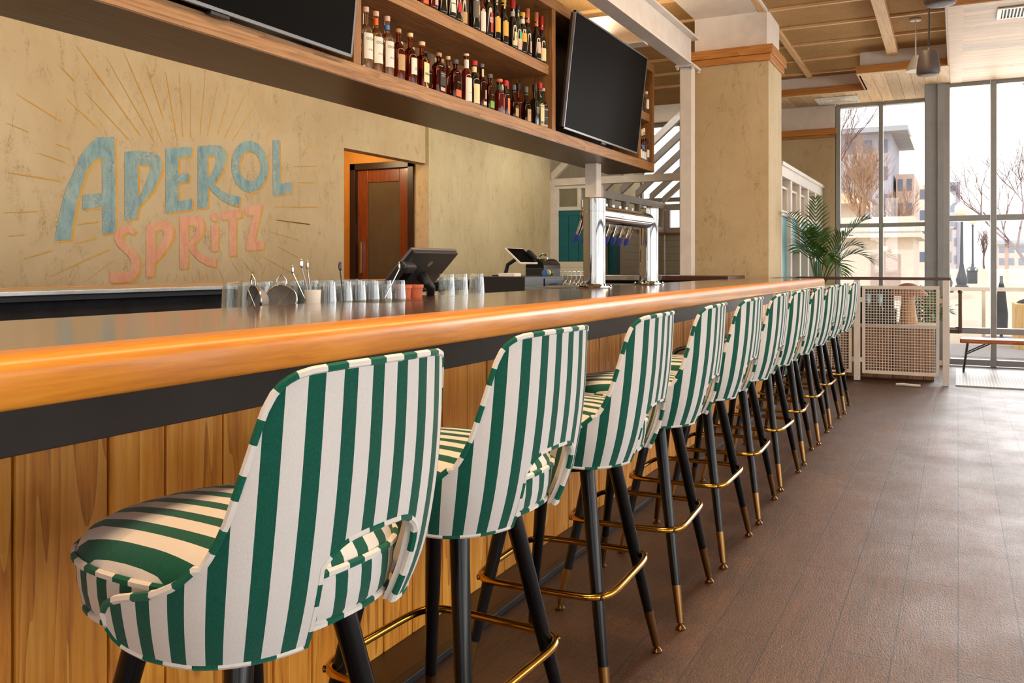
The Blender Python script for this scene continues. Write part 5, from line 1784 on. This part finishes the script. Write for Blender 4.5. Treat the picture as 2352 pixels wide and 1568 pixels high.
vent('square white diffuser in the far pine soffit over the end windows', -1.68, -1.15, 12.02, 12.5, SZ - 0.002, 4, 'ring')
vent('white louvred grille in the near pine soffit', 0.30, 0.95, 8.48, 8.85, SZ - 0.012, 22, 'louvre')
sd = empty('smoke_detector', (-2.95, 9.4, ceil_z(9.4)), 0, 'round white sprinkler disc on the cork ceiling beside the post', 'sprinkler')
MB().lathe([(0.06, -0.012), (0.065, -0.004), (0.065, 0.0)], 0, 0, 0, 22).build('disc', 'lamp_white', sd)
MB().lathe([(0.012, -0.05), (0.012, -0.012)], 0, 0, 0, 10).build('nozzle', 'steel', sd)

# ------------------------------------------------------------------ teal partition behind the pillar
pt = empty('booth_partition', (-1.70, 11.0, 0), 0, 'white framed partition with small upper windows and teal boarded panels behind the palm', 'partition')
PY = [9.46, 10.08, 10.70, 11.32, 11.94, 12.55]
fr = MB()
for y in PY:
    fr.box(-1.77, -1.645, y - 0.05, y + 0.05, 0.0, 2.14)
fr.box(-1.78, -1.64, PY[0], PY[-1], 2.14, 2.25).box(-1.80, -1.62, PY[0] - 0.05, PY[-1] + 0.06, 2.25, 2.29)
fr.box(-1.76, -1.66, PY[0], PY[-1], 1.73, 1.79)
part(fr, 'frame', 'white_trim', pt, 0.004)
for i, (a, b) in enumerate(zip(PY[:-1], PY[1:])):
    a, b = a + 0.05, b - 0.05
    sash = MB().box(-1.74, -1.68, a, a + 0.045, 1.79, 2.03).box(-1.74, -1.68, b - 0.045, b, 1.79, 2.03).box(-1.74, -1.68, a, b, 2.03, 2.055)
    s_ = part(sash, 'sash', 'white_trim', pt)
    MB().box(-1.713, -1.707, a + 0.045, b - 0.045, 1.79, 2.03).build('pane', 'frosted', s_).matrix_parent_inverse = s_.matrix_parent_inverse
    tp = MB()
    zlo = 1.45 if 0 < i < 4 else 0.0
    k = 4
    for q in range(k):
        tp.box(-1.73, -1.69, a + (b - a) * q / k + 0.003, a + (b - a) * (q + 1) / k - 0.003, zlo, 1.73)
    part(tp, 'panel', 'teal_pale', pt, 0.003)
    if zlo:
        part(MB().box(-1.735, -1.675, a, b, 1.37, 1.45), 'panel_rail', 'teal_pale', pt, 0.003)
        part(MB().box(-1.80, -1.76, a, b, 0.0, 1.37), 'inset_panel', 'teal', pt)

# ------------------------------------------------------------------ white framed lean-to room beyond the bar
lt = empty('glazed_lean_to', (-4.5, 14.0, 0), 0, 'white timber lean-to with slanting rafters, teal panel and small windows beyond the bar', 'lean-to')
FY = 12.6
LX, RXX = -5.72, -2.5
f = MB().box(LX - 0.06, LX + 0.06, FY, FY + 0.12, 0, 2.56)
f.box(LX + 0.06, RXX, FY, FY + 0.1, 2.455, 2.565)
f.box(LX + 0.06, -4.86, FY + 0.02, FY + 0.09, 2.40, 2.455).box(LX + 0.06, LX + 0.12, FY + 0.02, FY + 0.09, 0, 2.40).box(-4.93, -4.86, FY + 0.02, FY + 0.09, 0, 2.40).box(LX + 0.12, -4.93, FY + 0.02, FY + 0.09, 2.06, 2.12)
f.box(-5.28, -5.22, FY + 0.02, FY + 0.09, 2.12, 2.40)
part(f, 'frame', 'white_trim', lt, 0.004)
tb = MB()
for q in range(4):
    w = (-4.93 - LX - 0.12) / 4
    tb.box(LX + 0.12 + w * q + 0.003, LX + 0.12 + w * (q + 1) - 0.003, FY + 0.03, FY + 0.08, 1.26, 2.06)
tb.box(LX + 0.12, -4.93, FY + 0.025, FY + 0.085, 1.98, 2.06)
part(tb, 'teal_panel', 'teal', lt, 0.003)
part(MB().box(LX + 0.12, -4.93, FY + 0.03, FY + 0.08, 0.0, 1.26), 'lower_panel', 'shiplap', lt)
part(MB().box(LX + 0.12, -5.28, FY + 0.05, FY + 0.056, 2.12, 2.40).box(-5.22, -4.93, FY + 0.05, FY + 0.056, 2.12, 2.40), 'pane', 'frosted', lt)
SLO = math.tan(R(40.5))
for y in (12.6, 13.35, 14.1, 14.9, 15.7, 16.5):
    x0 = LX if y < 12.7 else -5.12
    z0 = 2.53 if y < 12.7 else 2.40
    x1 = -2.6
    z1 = z0 + (x1 - x0) * SLO
    zc = 3.95
    if z1 > zc:
        x1 = x0 + (zc - z0) / SLO
        z1 = zc
    h = 0.10 / math.cos(R(40.5))
    part(MB().prism([(x0, y, z0), (x1, y, z1), (x1, y, z1 + h), (x0, y, z0 + h)], (0, 0.09, 0)), 'rafter', 'white_trim', lt, 0.003)
part(MB().box(-3.45, -3.33, 12.6, 16.6, 3.78, 3.93), 'purlin', 'white_trim', lt)
# receding window wall
wl = MB().box(-5.2, -5.1, 12.95, 16.7, 1.84, 1.94).box(-5.2, -5.1, 12.95, 16.7, 2.30, 2.42)
for y in (12.98, 13.75, 14.45, 15.15, 15.85, 16.55):
    wl.box(-5.2, -5.1, y - 0.07, y + 0.07, 1.94, 2.30)
part(wl, 'window_frame', 'white_trim', lt, 0.003)
part(MB().box(-5.155, -5.145, 12.95, 16.7, 1.94, 2.30), 'pane', 'frosted', lt)
part(MB().box(-5.2, -5.12, 13.9, 16.7, 0.0, 1.84), 'shiplap_wall', 'shiplap', lt)
part(MB().box(-5.24, -5.2, 12.72, 13.9, 0.0, 1.84), 'side_wall', 'plaster_pale', lt)
part(MB().box(-5.1, -5.04, 13.55, 13.9, 0.0, 1.80), 'teal_door', 'teal', lt)
fw = MB().box(-5.1, -2.63, 16.62, 16.7, 1.84, 1.94).box(-5.1, -2.63, 16.62, 16.7, 2.28, 2.40)
for x in (-5.06, -4.36, -3.6, -2.8):
    fw.box(x - 0.05, x + 0.05, 16.62, 16.7, 1.94, 2.28)
part(fw, 'window_frame', 'white_trim', lt, 0.003)
part(MB().box(-5.1, -2.63, 16.655, 16.665, 1.94, 2.28), 'pane', 'pane', lt)
part(MB().box(-5.1, -2.63, 16.63, 16.7, 0.0, 1.84), 'shiplap_wall', 'shiplap', lt)
part(MB().box(-5.11, -2.6, 16.58, 16.63, 1.80, 1.84).box(-5.12, -5.08, 15.0, 16.6, 1.80, 1.84), 'dado_rail', 'trim_wood', lt)
# shell behind: plaster wall high on one side and the tall glazing
struct('wall_lean_to', MB().box(-6.2, -6.1, 12.6, 18.2, 0, 4.6).box(-6.2, WX - 0.15, 12.6, 12.72, 0, 4.6), 'plaster_pale')
struct('floor_lean_to', MB().box(-6.2, -2.62, 13.0, 18.2, -0.1, 0.0), 'floor')
struct('ceiling_lean_to', MB().box(-6.2, -2.4, 12.7, 18.2, 4.25, 4.4), 'white_wall')
struct('wall_lean_to_side', MB().box(-2.8, -2.62, 12.77, 18.2, 0, 4.4).box(-2.62, -2.4, 12.77, 12.9, 0, 4.4), 'plaster')
window_unit('window_6', -6.1, -2.8, 18.1, 0.0, 4.25, [-5.2, -4.3, -3.5], [0.05, 1.3, 2.6, 4.2], 0.09)

# ------------------------------------------------------------------ outside
struct('ground', MB().box(-120, 120, 12.9, 260, -0.25, -0.02).box(3.3, 120, -30, 12.9, -0.25, -0.02), 'concrete')
tag(MB().box(-0.6, 3.0, 13.2, 15.2, -0.02, -0.012).build('paving_strip', 'patio_stone'), None, None, None, 'structure')


def off(d, u, v=None):
    """world position at distance d along the view for photo column u (and row v)"""
    c, s = math.cos(YAW), math.sin(YAW)
    a = (u - 1176) / 2013
    return (d * (c * a - s), d * (s * a + c), None if v is None else EYE + (610 - v) * d / 2013)


# patio rail
for ch in kids(bn):
    pass
bn.location.z = 0.0142
prl = empty('patio_rail', (0.4, 15.6, 0), 0, 'pale metal patio rail outside the glass door', 'railing')
part(MB().box(-0.6, 3.2, 15.57, 15.63, 0.80, 0.86), 'top_rail', 'stone_white', prl)
for x in (-0.55, 0.36, 1.3, 2.2, 3.1):
    part(MB().box(x - 0.025, x + 0.025, 15.575, 15.625, -0.02, 0.80), 'post', 'stone_white', prl)
x, y, _ = off(13.2, 2347)
pn = empty('planter', (x + 0.30, y - 0.15, -0.02), 0, 'yellow wooden planter box outside the glass near the frame edge', 'planter')
px_ = MB()
for q in range(6):
    px_.box(-0.42 + 0.14 * q + 0.003, -0.42 + 0.14 * (q + 1) - 0.003, -0.4, 0.4, 0.0, 0.66)
px_.build('planks', 'planter_wood', pn, bevel=0.004)
MB().sphere((0, 0, 0.66), 0.38, 14, 8, 1, 1, 0.25).build('soil', 'dark_cloth', pn)
x, y, _ = off(14.6, 2300)
um = empty('closed_parasol', (x, y, -0.02), 0, 'closed dark parasol on the patio behind the window bar', 'parasol')
MB().tube([(0, 0, 0.03), (0, 0, 1.05)], 0.025, 10).build('pole', 'street_iron', um)
MB().lathe([(0.0, 0.15), (0.09, 0.16), (0.10, 0.4), (0.06, 0.8), (0.02, 0.98), (0, 1.0)], 0, 0, 0, 14).build('canopy', 'dark_cloth', um)
MB().lathe([(0.0, 0), (0.25, 0), (0.25, 0.03), (0.0, 0.04)], 0, 0, 0, 18).build('foot', 'street_iron', um)
# service pavilion
pv = empty('service_pavilion', (*off(32, 2010)[:2], 0), 0, 'small pale flat-roofed pavilion with a brown double door outside the end windows', 'pavilion')
cx, cy = pv.location.x, pv.location.y
R_ = R(-27) * 0
xa, xb = off(32, 1880)[0], off(32, 2100)[0]
zr = off(32, 2000, 546)[2]
MB().box(xa - cx, xb - cx, 0.0, 5.0, -0.05, zr).build('walls', 'stone_white', pv)
MB().box(xa - cx - 0.3, xb - cx + 0.25, -0.4, 5.4, zr, zr + 0.22).build('eaves', 'stone_white', pv)
MB().box(xa - cx - 0.1, xb - cx + 0.05, -0.2, 5.2, zr + 0.22, zr + 0.75).build('parapet', 'stone_white', pv)
MB().box(xa - cx - 0.31, xb - cx + 0.26, -0.41, -0.39, zr + 0.17, zr + 0.22).build('gutter', 'building_grey', pv)
da, db = off(32, 2000)[0] - cx, off(32, 2068)[0] - cx
MB().box(da, db, -0.06, 0.02, 0.0, off(32, 2030, 584)[2]).build('double_door', flat('brown_door_paint', srgb(168, 150, 138), 0.7), pv)
MB().sphere((off(32, 2035)[0] - cx, -0.1, off(32, 2035, 572)[2]), 0.12).build('wall_light', 'globe', pv)


def block(name, label, d, u0, u1, vtop, depth, wall, floors, bays, roof=None, over=1.2, cat='building', rows=None):
    x0, y0, z1 = off(d, u0, vtop)
    x1 = off(d, u1)[0]
    b = empty(name, ((x0 + x1) / 2, y0, -0.02), 0, label, cat)
    w = abs(x1 - x0) / 2
    MB().box(-w, w, 0, depth, 0, z1).build('walls', wall, b)
    if roof:
        MB().box(-w - over, w + over, -over, depth + over, z1, z1 + 0.5).build('roof', roof, b)
    for i in range(floors):
        for j in range(bays):
            wx = -w + (2 * w) * (j + 0.5) / bays
            zz = 0.8 + (z1 - 0.8) * (i + 0.3) / floors
            hw, hh = w / bays * 0.55, (z1 / floors) * 0.45
            wn_ = MB().box(wx - hw, wx + hw, -0.06, 0.02, zz, zz + hh).build('window', 'far_glass', b)
    return b


block('apartment_building', 'tall grey apartment building with overhanging flat roof behind the bare tree', 92, 1870, 2052, 316, 14, 'building_grey', 5, 5, 'building_roof', 1.6)
bl_ = block('apartment_building', 'lower brick wing stepping down from the tall apartment building', 92, 2058, 2100, 400, 12, 'building_brick', 4, 2)
block('terrace_building', 'long pale terrace building behind the window column', 150, 2085, 2176, 425, 10, 'stone_white', 4, 4)
block('office_building', 'grey stepped building with balcony seen past the window column', 118, 2130, 2205, 420, 10, 'building_grey', 5, 2, None)
block('brick_block', 'low brick block under the stepped building', 104, 2150, 2190, 520, 6, 'building_brick', 2, 2)
block('shop_building', 'long low pale building at the far side of the plaza', 120, 2290, 2420, 560, 10, 'building_brick', 2, 6, 'building_roof', 0.5)
block('gable_house', 'tan roofed kiosk edge at the side of the end windows', 45, 1890, 1940, 470, 6, 'stone_white', 1, 1, 'awning', 0.8)
struct('plaza_wall', MB().box(-30, 40, 95, 96, -0.02, 0.9), 'stone_white')


def lamppost(label, d, u, vb, vt, globe):
    x, y, zt = off(d, u, vt)
    l = empty('lamp_post', (x, y, -0.02), 0, label, 'lamp post', 'plaza lamp posts')
    h = zt
    MB().lathe([(0.32, 0.0), (0.34, 0.1), (0.24, 0.18), (0.30, 0.45), (0.22, 0.7), (0.16, 0.95), (0.13, 1.1), (0.09, 1.4), (0.07, h * 0.9), (0.10, h * 0.96), (0.0, h)], 0, 0, 0, 16).build('shaft', 'street_iron', l)
    MB().sphere((0, 0, h + globe * 0.8), globe, 14, 10, 1, 1, 1.15).build('globe', 'globe', l)


lamppost('cast iron lamp post with milky globe nearest the glass door', 48, 2209, 660, 492, 0.36)
lamppost('thinner cast iron lamp post beyond the nearest one', 74, 2234, 640, 512, 0.36)
lamppost('lamp post of which only the globe shows beside the window column', 40, 2172, 660, 470, 0.34)
x, y, _ = off(60, 2233)
tc = empty('litter_bin', (x, y, -0.02), 0, 'dark slatted litter bin on the plaza between lamp posts', 'litter bin')
MB().lathe([(0.30, 0.0), (0.32, 0.05), (0.32, 0.80), (0.36, 0.82), (0.36, 0.90), (0.0, 0.90)], 0, 0, 0, 18).build('body', 'street_iron', tc)
MB().lathe([(0.34, 1.02), (0.2, 1.12), (0.0, 1.14)], 0, 0, 0, 16).tube([(0.3, 0, 0.88), (0.3, 0, 1.03)], 0.02, 6).tube([(-0.3, 0, 0.88), (-0.3, 0, 1.03)], 0.02, 6).build('hood', 'street_iron', tc)


def bare_tree(label, d, u, h, spread, mat, seed, depth=5, r0=0.12, lean=0.0, first=0.25, upw=0.28):
    rg = random.Random(seed)
    x, y, _ = off(d, u)
    root = empty('bare_tree', (x, y, -0.02), 0, label, 'tree', 'bare winter trees outside')
    tr, tw_ = MB(), MB()

    def grow(p, dr, ln, r, lv):
        n = 3
        pts, q, dd = [p], p.copy(), dr.copy()
        for i in range(n):
            dd = (dd + Vector((rg.uniform(-1, 1), rg.uniform(-1, 1), rg.uniform(-0.2, 0.6))) * 0.16).normalized()
            q = q + dd * (ln / n)
            pts.append(q.copy())
        (tr if lv < 2 else tw_).tube(pts, [r * (1 - 0.35 * i / n) for i in range(n + 1)], 6 if lv < 2 else 4, cap=False)
        if lv >= depth:
            return
        k = rg.randint(3, 4) if lv < 4 else 3
        for i in range(k):
            a = rg.uniform(0, 2 * math.pi)
            s_ = Vector((math.cos(a), math.sin(a), 0))
            nd = (dd * rg.uniform(0.75, 1.1) + s_ * rg.uniform(0.4, 0.8) * spread + Vector((0, 0, upw))).normalized()
            b = pts[rg.choice((1, 2, 3, 3))] if lv else pts[rg.choice((2, 3, 3))]
            grow(b, nd, ln * rg.uniform(0.62, 0.8), r * rg.uniform(0.5, 0.62), lv + 1)
    grow(Vector((0, 0, 0)), Vector((lean, 0, 1)).normalized(), h * first, r0, 0)
    tr.build('trunk', mat, root)
    tw_.build('twigs', mat, root)


bare_tree('pale bare tree standing before the tall apartment building', 38, 1990, 9.6, 0.8, 'bark', 3, 6, 0.15, 0, 0.26)
bare_tree('second pale bare tree, lower, before the brick wing', 42, 2050, 7.2, 0.95, 'bark', 8, 6, 0.14, 0.05, 0.24)
bare_tree('dark bare tree whose twigs fill the upper panes by the frame edge', 16, 2440, 9.5, 0.85, 'bark_dark', 5, 6, 0.09, -0.22, 0.25, 0.36)
bare_tree('dark bare tree reaching sideways across the lower glass panes', 24, 2420, 7.0, 1.0, 'bark_dark', 12, 6, 0.06, -0.45, 0.27, 0.15)
bare_tree('slender far tree between the lamp posts', 110, 2262, 8.0, 0.6, 'bark_dark', 21, 5, 0.16, 0, 0.26)
bare_tree('twiggy tree at the side of the first end window', 24, 1872, 9.5, 0.8, 'bark_dark', 31, 6, 0.06, 0.05, 0.24)
